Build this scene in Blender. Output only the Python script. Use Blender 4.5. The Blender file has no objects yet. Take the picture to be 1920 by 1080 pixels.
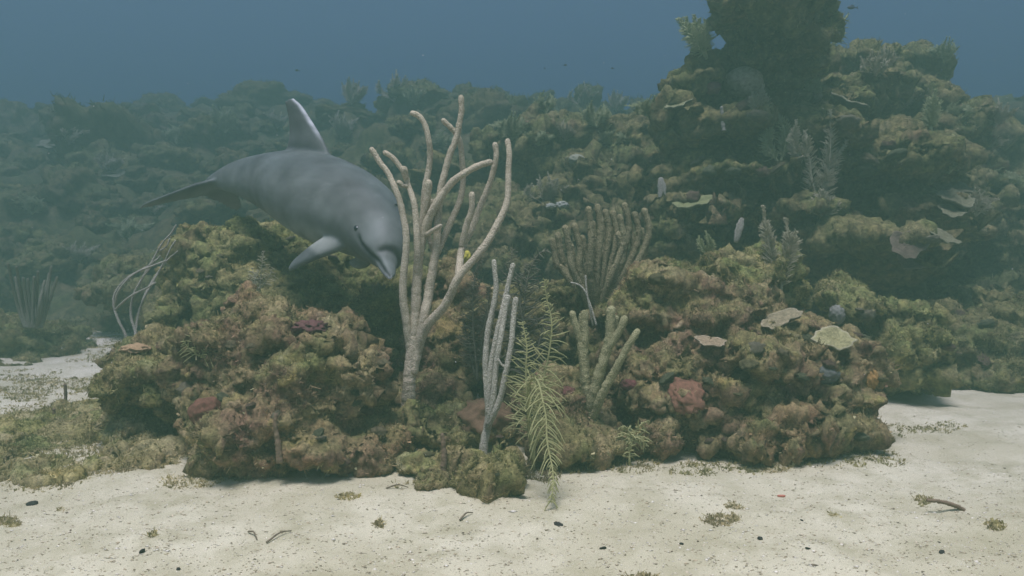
import bpy, math, random
import numpy as np
from mathutils import Vector, Matrix

# ------------------------------------------------------------------ camera, world, light
S = bpy.context.scene
C = S.collection
FPX = 1507.0                       # focal length in pixels of a 1920 wide frame
CAM = np.array([0.0, 0.0, 1.1])
PITCH = math.atan(110 / FPX)       # horizon lies above the middle of the frame
cd = bpy.data.cameras.new('camera')
cam = bpy.data.objects.new('camera', cd)
C.objects.link(cam)
cam.location = CAM
cam.rotation_euler = (math.pi / 2 - PITCH, 0, 0)
cd.sensor_width = 36
cd.lens = 36 * FPX / 1920
cd.clip_end = 400
cd.clip_start = 0.05
S.camera = cam

SUN_EL, SUN_AZ = math.radians(76), math.radians(200)   # azimuth from +Y towards +X
w = bpy.data.worlds.new('World'); S.world = w; w.use_nodes = True
nt = w.node_tree
bg = nt.nodes['Background']
sky = nt.nodes.new('ShaderNodeTexSky'); sky.sky_type = 'NISHITA'; sky.sun_disc = False
sky.sun_elevation = SUN_EL; sky.sun_rotation = SUN_AZ
sky.dust_density = 4.0; sky.ozone_density = 1.0
nt.links.new(sky.outputs['Color'], bg.inputs['Color'])
bg.inputs['Strength'].default_value = 0.05

sl = bpy.data.lights.new('sun', 'SUN'); sl.energy = 4.2; sl.angle = math.radians(22)
sl.color = (1.0, 0.95, 0.70)
so = bpy.data.objects.new('sun', sl); C.objects.link(so)
so.rotation_euler = (math.radians(90) - SUN_EL, 0, math.pi - SUN_AZ)
so.location = (0, 8, 20)

S.view_settings.view_transform = 'Standard'; S.view_settings.look = 'None'
S.view_settings.exposure = 1.05; S.view_settings.gamma = 1.0
S.view_settings.use_curve_mapping = False
S.render.engine = 'CYCLES'
S.cycles.use_denoising = True
S.cycles.volume_bounces = 1
S.cycles.max_bounces = 5
S.cycles.diffuse_bounces = 3
S.cycles.transparent_max_bounces = 16

WATER_DENSITY = 0.132
WATER_COLOR = (0.112, 0.205, 0.158, 1)
WATER_ABSORB = (0.08, 0.11, 0.42, 1)
WATER_G = 0.3

# ------------------------------------------------------------------ helpers
rng = np.random.default_rng(7)
random.seed(7)
FW = np.array([0, math.cos(PITCH), -math.sin(PITCH)])
UP = np.array([0, math.sin(PITCH), math.cos(PITCH)])
RX = np.array([1.0, 0, 0])

def P(px, py, d):
    """world point seen at pixel (1920x1080) px,py at distance d along the view axis"""
    return CAM + RX * ((px - 960) / FPX * d) + UP * ((540 - py) / FPX * d) + FW * d

def ray(px, py):
    v = RX * ((px - 960) / FPX) + UP * ((540 - py) / FPX) + FW
    return v / np.linalg.norm(v)

def G(px, py, z=0.0):
    v = ray(px, py)
    return CAM + v * ((z - CAM[2]) / v[2])

PERM = rng.permutation(256).astype(np.int32)
PERM = np.concatenate([PERM, PERM, PERM])
_g = rng.normal(size=(256, 3)); GRAD = (_g / np.linalg.norm(_g, axis=1)[:, None]).astype(np.float32)
JIT = rng.random((256, 3)).astype(np.float32)
RND = rng.random(256).astype(np.float32)

def _h(i, j, k):
    return PERM[PERM[PERM[i & 255] + (j & 255)] + (k & 255)]

def gn(p):
    p = np.asarray(p, np.float32)
    i = np.floor(p).astype(np.int32); f = p - i
    u = f * f * f * (f * (f * 6 - 15) + 10)
    r = 0
    for a in (0, 1):
        wx = u[:, 0] if a else 1 - u[:, 0]
        for b in (0, 1):
            wy = u[:, 1] if b else 1 - u[:, 1]
            for c in (0, 1):
                wz = u[:, 2] if c else 1 - u[:, 2]
                g = GRAD[_h(i[:, 0] + a, i[:, 1] + b, i[:, 2] + c)]
                r = r + wx * wy * wz * (g[:, 0] * (f[:, 0] - a) + g[:, 1] * (f[:, 1] - b) + g[:, 2] * (f[:, 2] - c))
    return r * 1.7

def fbm(p, o=4, gain=.5):
    p = np.asarray(p, np.float32); r = 0; a = 1.0
    for q in range(o):
        r = r + a * gn(p + 17.3 * q); p = p * 2.03; a *= gain
    return r

def ridged(p, o=3):
    p = np.asarray(p, np.float32); r = 0; a = 1.0
    for q in range(o):
        r = r + a * (.5 - 1.6 * np.abs(gn(p + 9.1 * q))); p = p * 2.07; a *= .5
    return r

def worley(p):
    p = np.asarray(p, np.float32)
    i = np.floor(p).astype(np.int32); f = p - i
    f1 = np.full(len(p), 9, np.float32); f2 = f1.copy(); cid = np.zeros(len(p), np.int32)
    for a in (-1, 0, 1):
        for b in (-1, 0, 1):
            for c in (-1, 0, 1):
                h = _h(i[:, 0] + a, i[:, 1] + b, i[:, 2] + c)
                q = JIT[h] + np.array([a, b, c], np.float32) - f
                d = np.sqrt((q * q).sum(1))
                m = d < f1
                f2 = np.where(m, f1, np.minimum(f2, d)); cid = np.where(m, h, cid); f1 = np.where(m, d, f1)
    return f1, f2, cid

def sstep(a, b, x):
    t = np.clip((x - a) / (b - a), 0, 1); return t * t * (3 - 2 * t)

def mesh_from(name, V, FS, col=None, smooth=True):
    """FS: face array (n,3)/(n,4) or list of such"""
    if not isinstance(FS, (list, tuple)): FS = [FS]
    FS = [np.asarray(f, np.int32) for f in FS if len(f)]
    me = bpy.data.meshes.new(name)
    me.vertices.add(len(V)); me.vertices.foreach_set('co', np.asarray(V, np.float32).ravel())
    idx = np.concatenate([f.ravel() for f in FS])
    tot = np.concatenate([np.full(len(f), f.shape[1], np.int32) for f in FS])
    me.loops.add(len(idx)); me.loops.foreach_set('vertex_index', idx)
    me.polygons.add(len(tot)); me.polygons.foreach_set('loop_start', np.concatenate([[0], np.cumsum(tot)[:-1]]).astype(np.int32))
    if smooth: me.polygons.foreach_set('use_smooth', np.ones(len(tot), bool))
    me.update(calc_edges=True)
    if col is not None:
        a = me.color_attributes.new('Col', 'FLOAT_COLOR', 'POINT')
        c = np.ones((len(V), 4), np.float32); c[:, :3] = np.clip(col, 0, 1)
        a.data.foreach_set('color', c.ravel())
    return me

def obj(name, me, mat=None, parent=None, loc=None):
    o = bpy.data.objects.new(name, me); C.objects.link(o)
    if mat is not None and me is not None and not me.materials: me.materials.append(mat)
    if parent is not None: o.parent = parent
    if loc is not None: o.location = loc
    return o

def tag(o, label=None, cat=None, group=None, kind=None):
    if label: o['label'] = label
    if cat: o['category'] = cat
    if group: o['group'] = group
    if kind: o['kind'] = kind
    return o

def empty(name, loc, label, cat, group=None):
    o = bpy.data.objects.new(name, None); C.objects.link(o); o.location = loc; o.empty_display_size = .1
    return tag(o, label, cat, group)

def copy_tree(o, parent=None):
    c = o.copy(); C.objects.link(c)
    if parent is not None: c.parent = parent
    for ch in o.children: copy_tree(ch, c)
    return c

def basis(n):
    n = n / (np.linalg.norm(n, axis=-1, keepdims=True) + 1e-9)
    ref = np.where(np.abs(n[..., 2:3]) < .9, np.array([0, 0, 1.0]), np.array([1.0, 0, 0]))
    a = np.cross(n, ref); a /= np.linalg.norm(a, axis=-1, keepdims=True) + 1e-9
    return n, a, np.cross(n, a)

def spline(pts, n):
    """Catmull-Rom through pts (any width), n samples evenly by chord length"""
    p = np.asarray(pts, float)
    q = np.vstack([2 * p[0] - p[1], p, 2 * p[-1] - p[-2]])
    out = []
    for i in range(len(p) - 1):
        t = np.linspace(0, 1, 24, endpoint=False)[:, None]
        a, b, c, d = q[i], q[i + 1], q[i + 2], q[i + 3]
        out.append(.5 * ((2 * b) + (-a + c) * t + (2 * a - 5 * b + 4 * c - d) * t ** 2 + (-a + 3 * b - 3 * c + d) * t ** 3))
    out = np.vstack(out + [p[-1:]])
    L = np.concatenate([[0], np.cumsum(np.linalg.norm(np.diff(out[:, :3], axis=0), axis=1))])
    s = np.linspace(0, L[-1], n)
    return np.stack([np.interp(s, L, out[:, k]) for k in range(out.shape[1])], 1), L[-1]

def tube(pts, rad, sides=10, bump=0.0, seed=0):
    """closed tube with a rounded tip; returns V, [quads, tris]"""
    pts = np.asarray(pts, float); rad = np.asarray(rad, float); n = len(pts)
    T = np.gradient(pts, axis=0); T /= np.linalg.norm(T, axis=1)[:, None] + 1e-9
    a = np.zeros((n, 3)); ref = np.array([0.31, -.9, .2]); ref /= np.linalg.norm(ref)
    v = ref - T[0] * (ref @ T[0]); v /= np.linalg.norm(v)
    for i in range(n):
        v = v - T[i] * (v @ T[i]); v /= np.linalg.norm(v) + 1e-9; a[i] = v
    b = np.cross(T, a)
    # round cap rings at the end
    tip = pts[-1]; capP, capR, capA, capB = [], [], [], []
    for ang in (30, 55, 75):
        q = math.radians(ang); capP.append(tip + T[-1] * rad[-1] * math.sin(q)); capR.append(rad[-1] * math.cos(q)); capA.append(a[-1]); capB.append(b[-1])
    pts2 = np.vstack([pts, capP]); r2 = np.concatenate([rad, capR]); a2 = np.vstack([a, capA]); b2 = np.vstack([b, capB])
    m = len(pts2); th = np.arange(sides) * 2 * math.pi / sides
    R = r2[:, None] * np.ones((m, sides))
    if bump:
        lr = np.random.default_rng(seed)
        R = R * (1 + bump * lr.normal(size=(m, sides)))
    V = pts2[:, None] + R[..., None] * (np.cos(th)[None, :, None] * a2[:, None] + np.sin(th)[None, :, None] * b2[:, None])
    V = V.reshape(-1, 3)
    i, j = np.meshgrid(np.arange(m - 1), np.arange(sides), indexing='ij'); j2 = (j + 1) % sides
    Q = np.stack([i * sides + j, i * sides + j2, (i + 1) * sides + j2, (i + 1) * sides + j], -1).reshape(-1, 4)
    V = np.vstack([V, tip + T[-1] * rad[-1], pts[0]])
    k = np.arange(sides); k2 = (k + 1) % sides
    Tt = np.stack([(m - 1) * sides + k, (m - 1) * sides + k2, np.full(sides, m * sides)], 1)
    Tb = np.stack([k2, k, np.full(sides, m * sides + 1)], 1)
    return V, [Q, np.vstack([Tt, Tb])]

def many_tubes(Pt, Rd, sides=4):
    """Pt (N,m,3), Rd (N,m): one array of thin tubes"""
    N, m, _ = Pt.shape
    d, a, b = basis(Pt[:, -1] - Pt[:, 0] + 1e-6)
    th = np.arange(sides) * 2 * math.pi / sides
    V = Pt[:, :, None] + Rd[:, :, None, None] * (np.cos(th)[None, None, :, None] * a[:, None, None] + np.sin(th)[None, None, :, None] * b[:, None, None])
    i, j = np.meshgrid(np.arange(m - 1), np.arange(sides), indexing='ij'); j2 = (j + 1) % sides
    Q = np.stack([i * sides + j, i * sides + j2, (i + 1) * sides + j2, (i + 1) * sides + j], -1).reshape(-1, 4)
    Q = (Q[None] + (np.arange(N) * m * sides)[:, None, None]).reshape(-1, 4)
    return V.reshape(-1, 3), Q

def vnormals(V, F):
    if F.shape[1] == 4: n = np.cross(V[F[:, 2]] - V[F[:, 0]], V[F[:, 3]] - V[F[:, 1]])
    else: n = np.cross(V[F[:, 1]] - V[F[:, 0]], V[F[:, 2]] - V[F[:, 0]])
    N = np.zeros_like(V)
    for k in range(F.shape[1]):
        for c in range(3): N[:, c] += np.bincount(F[:, k], n[:, c], len(V))
    return N / (np.linalg.norm(N, axis=1)[:, None] + 1e-12)

import bmesh
def ico(sub):
    bm = bmesh.new(); bmesh.ops.create_icosphere(bm, subdivisions=sub, radius=1)
    V = np.array([v.co[:] for v in bm.verts]); F = np.array([[v.index for v in f.verts] for f in bm.faces]); bm.free(); return V, F
ICO = {k: ico(k) for k in (1, 2, 3, 4)}

def join(parts):
    V, F, k = [], [], 0
    for v, f in parts:
        V.append(v); F.append(f + k); k += len(v)
    return np.vstack(V), np.vstack(F)

def remesh(V, F, voxel):
    me = mesh_from('tmp', V, F)
    o = bpy.data.objects.new('tmp', me); C.objects.link(o)
    m = o.modifiers.new('r', 'REMESH'); m.mode = 'VOXEL'; m.voxel_size = voxel; m.adaptivity = 0
    dg = bpy.context.evaluated_depsgraph_get()
    me2 = bpy.data.meshes.new_from_object(o.evaluated_get(dg))
    v = np.empty(len(me2.vertices) * 3, np.float32); me2.vertices.foreach_get('co', v)
    l = np.empty(len(me2.loops), np.int32); me2.loops.foreach_get('vertex_index', l)
    bpy.data.objects.remove(o); bpy.data.meshes.remove(me); bpy.data.meshes.remove(me2)
    return v.reshape(-1, 3).astype(float), l.reshape(-1, 4)

# ------------------------------------------------------------------ materials
def mat(name, rough=.85, spec=.2):
    m = bpy.data.materials.new(name); m.use_nodes = True
    b = m.node_tree.nodes['Principled BSDF']; b.inputs['Roughness'].default_value = rough
    b.inputs['Specular IOR Level'].default_value = spec
    return m, m.node_tree, b

def nd(t, kind, **kw):
    n = t.nodes.new(kind)
    for k, v in kw.items():
        if k in n.inputs: n.inputs[k].default_value = v
        else: setattr(n, k, v)
    return n

def mottled(name, lo=.55, hi=1.45, scale=55, bump=.6, bdist=.006, base=None, rough=.9, spec=.15, scale2=170, trans=0.0):
    """colour attribute (or base colour) broken up by two noises, with bump"""
    m, t, b = mat(name, rough, spec)
    tc = nd(t, 'ShaderNodeTexCoord')
    n1 = nd(t, 'ShaderNodeTexNoise', Scale=scale, Detail=5.0, Roughness=.65)
    n2 = nd(t, 'ShaderNodeTexNoise', Scale=scale2, Detail=3.0, Roughness=.7)
    for n in (n1, n2): t.links.new(tc.outputs['Object'], n.inputs['Vector'])
    mr = nd(t, 'ShaderNodeMapRange'); mr.inputs[1].default_value = .32; mr.inputs[2].default_value = .68
    mr.inputs[3].default_value = lo; mr.inputs[4].default_value = hi
    t.links.new(n1.outputs['Fac'], mr.inputs[0])
    mx = nd(t, 'ShaderNodeVectorMath', operation='SCALE')
    if base is None:
        at = nd(t, 'ShaderNodeAttribute', attribute_name='Col'); t.links.new(at.outputs['Color'], mx.inputs[0])
    else:
        mx.inputs[0].default_value = base
    t.links.new(mr.outputs[0], mx.inputs['Scale'])
    t.links.new(mx.outputs[0], b.inputs['Base Color'])
    ad = nd(t, 'ShaderNodeMath', operation='ADD'); t.links.new(n1.outputs['Fac'], ad.inputs[0]); t.links.new(n2.outputs['Fac'], ad.inputs[1])
    bp = nd(t, 'ShaderNodeBump', Strength=bump, Distance=bdist); t.links.new(ad.outputs[0], bp.inputs['Height'])
    t.links.new(bp.outputs[0], b.inputs['Normal'])
    if trans:
        tr = nd(t, 'ShaderNodeBsdfTranslucent'); t.links.new(mx.outputs[0], tr.inputs['Color'])
        ms = nd(t, 'ShaderNodeMixShader'); ms.inputs[0].default_value = trans
        t.links.new(b.outputs[0], ms.inputs[1]); t.links.new(tr.outputs[0], ms.inputs[2])
        t.links.new(ms.outputs[0], t.nodes['Material Output'].inputs['Surface'])
    return m

M_ROCK = mottled('encrusted_rock', lo=.5, hi=1.5, scale=70, scale2=220, bump=.9, bdist=.008)
M_MID = mottled('encrusted_rock_coarse', lo=.42, hi=1.55, scale=24, scale2=75, bump=.9, bdist=.02)
M_TUFT = mottled('algae_turf', lo=.75, hi=1.25, bump=0.1, trans=.3)
M_FAR = mottled('far_reef', lo=.22, hi=.75, scale=14, scale2=45, bdist=.02)
M_PLATE = mottled('plate_coral_skin', lo=.75, hi=1.2, scale=70, bump=.5)
M_SPONGE = mottled('sponge_skin', lo=.8, hi=1.15, scale=90, bump=.5, bdist=.003)
M_DEBRIS = mottled('debris', lo=.7, hi=1.2, scale=60, bump=.3)

def rod_material(name, base, dark, vs=170):
    m, t, b = mat(name, .9, .1)
    tc = nd(t, 'ShaderNodeTexCoord')
    vo = nd(t, 'ShaderNodeTexVoronoi', Scale=vs); t.links.new(tc.outputs['Object'], vo.inputs['Vector'])
    no = nd(t, 'ShaderNodeTexNoise', Scale=9.0, Detail=4.0); t.links.new(tc.outputs['Object'], no.inputs['Vector'])
    cr = nd(t, 'ShaderNodeValToRGB'); cr.color_ramp.elements[0].position = .1; cr.color_ramp.elements[1].position = .62
    cr.color_ramp.elements[0].color = (*base, 1); cr.color_ramp.elements[1].color = (*dark, 1)
    t.links.new(vo.outputs['Distance'], cr.inputs[0])
    mr = nd(t, 'ShaderNodeMapRange'); mr.inputs[1].default_value = .3; mr.inputs[2].default_value = .7; mr.inputs[3].default_value = .72; mr.inputs[4].default_value = 1.12
    t.links.new(no.outputs['Fac'], mr.inputs[0])
    mx = nd(t, 'ShaderNodeVectorMath', operation='SCALE'); t.links.new(cr.outputs[0], mx.inputs[0]); t.links.new(mr.outputs[0], mx.inputs['Scale'])
    t.links.new(mx.outputs[0], b.inputs['Base Color'])
    inv = nd(t, 'ShaderNodeMath', operation='SUBTRACT'); inv.inputs[0].default_value = 1; t.links.new(vo.outputs['Distance'], inv.inputs[1])
    bp = nd(t, 'ShaderNodeBump', Strength=1.0, Distance=.005); t.links.new(inv.outputs[0], bp.inputs['Height']); t.links.new(bp.outputs[0], b.inputs['Normal'])
    return m
M_ROD = rod_material('sea_rod_cream', (.76, .67, .50), (.46, .39, .27), 150)
M_RODP = rod_material('sea_rod_pale', (.72, .68, .55), (.40, .37, .28), 150)
M_RODY = rod_material('sea_rod_yellow', (.56, .52, .30), (.30, .28, .14), 170)
M_RODB = rod_material('sea_rod_brown', (.42, .37, .22), (.22, .19, .1), 120)
M_THIN = rod_material('sea_whip_grey', (.64, .60, .48), (.36, .33, .26))
M_PLY = mottled('sea_plume_yellow', base=(.42, .41, .19), lo=.8, hi=1.2, bump=.1, trans=.25)
M_PLG = mottled('sea_plume_green', base=(.42, .45, .24), lo=.8, hi=1.2, bump=.1, trans=.25)
M_PLB = mottled('sea_plume_tan', base=(.50, .46, .31), lo=.8, hi=1.2, bump=.1, trans=.25)
M_PLD = mottled('sea_plume_dim', base=(.17, .16, .11), lo=.8, hi=1.2, bump=.1, trans=.2)

# ------------------------------------------------------------------ the sand
def ground_h(x, y):
    p = np.stack([x, y, np.zeros_like(x)], 1)
    far = sstep(5, 12, np.hypot(x, y))
    h = .05 * fbm(p * .55 + 3, 3) + .016 * fbm(p * 2.6 + 9, 3) + .007 * fbm(p * 7 + 1, 4) * (1 - far)
    return h - .02
def gz(x, y): return float(ground_h(np.array([x], float), np.array([y], float))[0])

def axis(lo, hi, near_lo, near_hi, step):
    a = list(np.arange(near_lo, near_hi, step)); s = step
    while a[-1] < hi: s *= 1.12; a.append(a[-1] + s)
    s = step; b = []; q = near_lo
    while q > lo: s *= 1.12; q -= s; b.append(q)
    return np.array(b[::-1] + a)
gx = axis(-170, 170, -3.2, 3.2, .027); gy = axis(-60, 170, 1.9, 6.6, .027)
XX, YY = np.meshgrid(gx, gy, indexing='ij'); x, y = XX.ravel(), YY.ravel()
V = np.stack([x, y, ground_h(x, y)], 1)
near = (np.abs(x) < 3.3) & (y > 1.8) & (y < 6.7)
if near.any():
    pn = V[near]
    V[near, 2] += .0035 * gn(pn * [34, 34, 0] + 2) + .0025 * gn(pn * [70, 70, 0] + 5)
nx, ny = len(gx), len(gy); i, j = np.meshgrid(np.arange(nx - 1), np.arange(ny - 1), indexing='ij')
Q = np.stack([i * ny + j, (i + 1) * ny + j, (i + 1) * ny + j + 1, i * ny + j + 1], -1).reshape(-1, 4)
m, t, b = mat('sand', .95, .1)
tc = nd(t, 'ShaderNodeTexCoord')
def tn(scale, det=4.0, rough=.6):
    n = nd(t, 'ShaderNodeTexNoise', Scale=scale, Detail=det, Roughness=rough); t.links.new(tc.outputs['Object'], n.inputs['Vector']); return n
def ramp(src, p0, p1, c0, c1):
    r = nd(t, 'ShaderNodeValToRGB'); e = r.color_ramp.elements; e[0].position = p0; e[1].position = p1; e[0].color = c0; e[1].color = c1
    t.links.new(src, r.inputs[0]); return r
def mixc(f, a, bcol):
    n = nd(t, 'ShaderNodeMix', data_type='RGBA'); t.links.new(f, n.inputs[0])
    for s, k in ((a, 6), (bcol, 7)):
        if isinstance(s, tuple): n.inputs[k].default_value = s
        else: t.links.new(s, n.inputs[k])
    return n.outputs[2]
nA, nB, nC, nD = tn(1.3), tn(4.5, 8.0, .68), tn(120.0, 3.0, .7), tn(420.0, 2.0, .7)
c = mixc(ramp(nA.outputs['Fac'], .38, .62, (0, 0, 0, 1), (1, 1, 1, 1)).outputs[0], (.51, .46, .305, 1), (.65, .595, .425, 1))
c = mixc(ramp(nB.outputs['Fac'], .45, .68, (0, 0, 0, 1), (.85, .85, .85, 1)).outputs[0], c, (.40, .36, .22, 1))
c = mixc(ramp(nC.outputs['Fac'], .60, .72, (0, 0, 0, 1), (.75, .75, .75, 1)).outputs[0], c, (.27, .24, .16, 1))
c = mixc(ramp(nD.outputs['Fac'], .62, .74, (0, 0, 0, 1), (.8, .8, .8, 1)).outputs[0], c, (.80, .77, .68, 1))
t.links.new(c, b.inputs['Base Color'])
ad = nd(t, 'ShaderNodeMath', operation='ADD'); t.links.new(nC.outputs['Fac'], ad.inputs[0]); t.links.new(nD.outputs['Fac'], ad.inputs[1])
bp = nd(t, 'ShaderNodeBump', Strength=.5, Distance=.005); t.links.new(ad.outputs[0], bp.inputs['Height']); t.links.new(bp.outputs[0], b.inputs['Normal'])
tag(obj('sand_ground', mesh_from('sand_ground', V, Q), m), 'pale cream sand sea bed dotted with dark specks', kind='structure')

# ------------------------------------------------------------------ reef rock
PAL = dict(olive=(.15, .135, .062), brown=(.135, .10, .065), maroon=(.155, .075, .075), tan=(.29, .245, .165),
           pale=(.50, .45, .36), dark=(.035, .03, .02), green=(.10, .125, .042), yellow=(.30, .26, .07), purple=(.19, .12, .15), rust=(.2, .105, .065))
PAL = {k: (np.array(v) * .85 + .15 * np.mean(v)) * np.array([1.48, 1.4, 1.02]) for k, v in PAL.items()}
STY = {  # palette weights of a rock's patches
    'mixed': dict(olive=6, brown=5, maroon=1.8, tan=2.5, dark=1.5, green=2, yellow=.8, pale=.3, rust=.5),
    'red':   dict(olive=3.5, brown=6, maroon=6.5, tan=2, dark=2, green=1.2, yellow=.5, pale=.3, rust=.8),
    'green': dict(olive=7, brown=2, maroon=.4, tan=1.6, dark=1, green=5, yellow=1, pale=.2, rust=.2),
    'dim':   dict(olive=6, brown=4, maroon=.8, tan=1.5, dark=2, green=3, yellow=.5, pale=.2, rust=.3),
    'apron': dict(olive=4.5, brown=2, maroon=.6, tan=6, dark=.2, green=.5, yellow=1.5, pale=1.6),
}
MEAN = {k: sum(PAL[q] * w_ for q, w_ in v.items()) / sum(v.values()) for k, v in STY.items()}
def pick(style, r):
    k = list(STY[style]); wt = np.cumsum([STY[style][q] for q in k]); wt /= wt[-1]
    return np.stack([PAL[q] for q in k])[np.clip(np.searchsorted(wt, r), 0, len(k) - 1)]

def colour_field(p, n, style, seed, cs=1.0):
    o = np.array([seed * 3.1, seed * 1.7, seed * 5.3])
    q = p + .035 * np.stack([gn(p * 14 + 1), gn(p * 14 + 31), gn(p * 14 + 61)], 1)
    _, _, c1 = worley(q * 5.5 / cs + o); _, _, c2 = worley(q * 15 / cs + o); _, _, c3 = worley(q * 34 / cs + o)
    a = pick(style, RND[(c1 * 7 + seed) & 255]); c4 = c3; b2 = pick(style, RND[(c2 * 13 + seed) & 255]); c3 = pick(style, RND[(c3 * 29 + seed) & 255])
    k = np.clip(.5 + 1.2 * fbm(p * 3 + o, 3), 0, 1)[:, None]
    col = .68 * (a * .5 + b2 * (.28 + .12 * k) + c3 * (.22 - .12 * k)) + .32 * MEAN[style]
    col = col * (.68 + .72 * RND[(c4 * 11 + seed) & 255])[:, None]
    up = sstep(.15, .85, n[:, 2] + .35 * fbm(p * 6 + o, 3))[:, None] * (.34 if style == 'red' else .55)     # algae settle on upward faces
    g = np.where(RND[(c1 * 3) & 255][:, None] > .4, PAL['olive'] * 1.15, PAL['green'] * 1.2)
    if style == 'dim': col = col * .78; g = g * .8                     # falloff of light over the farther reef, put into its colour
    return col * (1 - up) + g * up * (.7 + .6 * RND[(c4 * 19 + seed) & 255])[:, None]

TUFTS = []       # queued algae, built after the corals have been attached
def rock(name, blobs, voxel, label, cat='coral rock', style='mixed', seed=1, amp=1.0, sat=7, ledge=0., hole=1., size=1.0, tuft=1.0, tlen=1.0, material=None, group=None):
    """encrusted mound from overlapping blobs (pixel, depth, radii in pixels and metres), joined and made knobbly"""
    lr = np.random.default_rng(seed * 101 + 5); parts = []; iv, fi = ICO[3]
    cen = []
    for bl in blobs:
        px, py, d, rx, ry, rd = bl
        c = P(px, py, d); r = np.array([rx * d / FPX, rd, ry * d / FPX]); cen.append((c, r))
    for c, r in list(cen):
        for q in range(sat):
            u = lr.normal(size=3); u[2] = abs(u[2]) * .8 - .25; u[1] -= .4; u /= np.linalg.norm(u)
            k = lr.uniform(.22, .45)
            cen.append((c + u * r * .82, np.minimum(r, r.mean() * 1.1) * k * np.array([1.15, 1.1, .8]) * np.array([1, 1, 1 - ledge * .5]) * (1 + .6 * ledge)))
    for q, (c, r) in enumerate(cen):
        v = iv * (1 + .16 * fbm(iv * 1.6 + seed * 9.7 + q * 3.3, 2)[:, None])
        parts.append((c + v * r, fi))
    V, F = remesh(*join(parts), voxel)
    o = np.array([seed * 2.3, seed * 4.1, seed * 1.3])
    # large lumps and ledges; cells are warped so that no lump is round
    W = lambda A, k: A + k * size * np.stack([fbm(A / (k * 2.2 * size) + 3 + o, 2), fbm(A / (k * 2.2 * size) + 33 + o, 2), fbm(A / (k * 2.2 * size) + 63 + o, 2)], 1)
    N = vnormals(V, F); vary = .35 + 1.3 * sstep(-.3, .4, fbm(V / (.75 * size) + o * 2, 2))
    f1, f2, _ = worley(W(V, .12) * [1, 1, 1.5] / (.30 * size) + o)
    V = V + N * (amp * size * (vary * .12 * (.5 - f1) + .09 * fbm(V * [1, 1, 2.6] / (.42 * size) + o, 3)))[:, None]
    N = vnormals(V, F)
    zz = sstep(-.25, .25, gn(V / (.28 * size) + o * 3))                # rounded lumps here, eroded pits there
    f1, f2, _ = worley(W(V, .05) * [1, 1, 1.25] / (.115 * size) + o)
    V = V + N * (amp * size * vary * (.05 * np.where(zz > .5, .5 - f1, f1 - .42) * np.abs(2 * zz - 1) ** .5 - .02 * zz * np.exp(-((f2 - f1) / .14) ** 2) + .030 * ridged(V / (.19 * size) + o, 3)))[:, None]
    f1, _, ci = worley(V / (.17 * size) + o * 1.3)
    V = V - N * (amp * size * .085 * hole * np.exp(-(f1 / .27) ** 2) * (RND[(ci * 5 + seed) & 255] > .62))[:, None]      # holes
    N = vnormals(V, F)
    f1, _, _ = worley(W(V, .022) / (.045 * size) + o)
    V = V + N * (amp * size * (.006 * (.5 - f1) + .020 * fbm(V / (.085 * size) + o, 4, .62) + .014 * ridged(V / (.06 * size) + o, 3)))[:, None]
    N = vnormals(V, F)
    ok = V[:, 2] > -.12                                           # drop what is buried
    keep = ok[F].all(1); F = F[keep]; used = np.unique(F); mp = np.zeros(len(V), int); mp[used] = np.arange(len(used))
    V, N, F = V[used], N[used], mp[F]
    base = np.array([V[:, 0].mean(), V[:, 1].mean(), 0.0])
    col = colour_field(V, N, style, seed, size)
    ob = obj(name, mesh_from(name, V - base, F, col), material or (M_MID if size > 1.1 else M_ROCK), None, base)
    tag(ob, label, cat, group)
    if tuft: TUFTS.append((ob, V, N, F, base, style, seed, tuft, tlen))
    return ob

def blades(p, n, col, lr, length, width, nb, spread=.75, up=.35, leaf=.3):
    """nb blades of algae at every point: bent strips, some of them broad leaves"""
    N = len(p)
    p = np.repeat(p, nb, 0); n = np.repeat(n, nb, 0); col = np.repeat(col, nb, 0); M = len(p)
    L = np.minimum(np.repeat(length, nb) * lr.uniform(.5, 1.25, M), .075)
    d = n + spread * lr.normal(size=(M, 3)) + np.array([0, 0, up]); d, a, b = basis(d)
    th = lr.uniform(0, 6.28, M)[:, None]; s = np.cos(th) * a + np.sin(th) * b; k = -np.sin(th) * a + np.cos(th) * b
    isleaf = lr.random(M) < leaf; L = np.where(isleaf, np.minimum(L, .019), L)
    wd = np.where(isleaf, L * .36, width * lr.uniform(.6, 1.4, M))[:, None]
    p = p + .5 * L[:, None] * (lr.normal(size=(M, 3)) * .5) * [1, 1, .3] - n * .004
    L = L[:, None]
    tip = p + d * L * .95 + k * L * .25
    w0 = np.where(isleaf[:, None], wd * .6, wd); w2 = np.where(isleaf[:, None], wd, wd * .4)
    V = np.stack([p - s * w0, p + s * w0, tip + s * w2, tip - s * w2], 1).reshape(-1, 3)
    F = np.arange(M)[:, None] * 4 + [0, 1, 2, 3]
    cc = np.repeat(col * lr.uniform(.72, 1.32, (M, 1)), 4, 0)
    return V, F, cc

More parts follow.
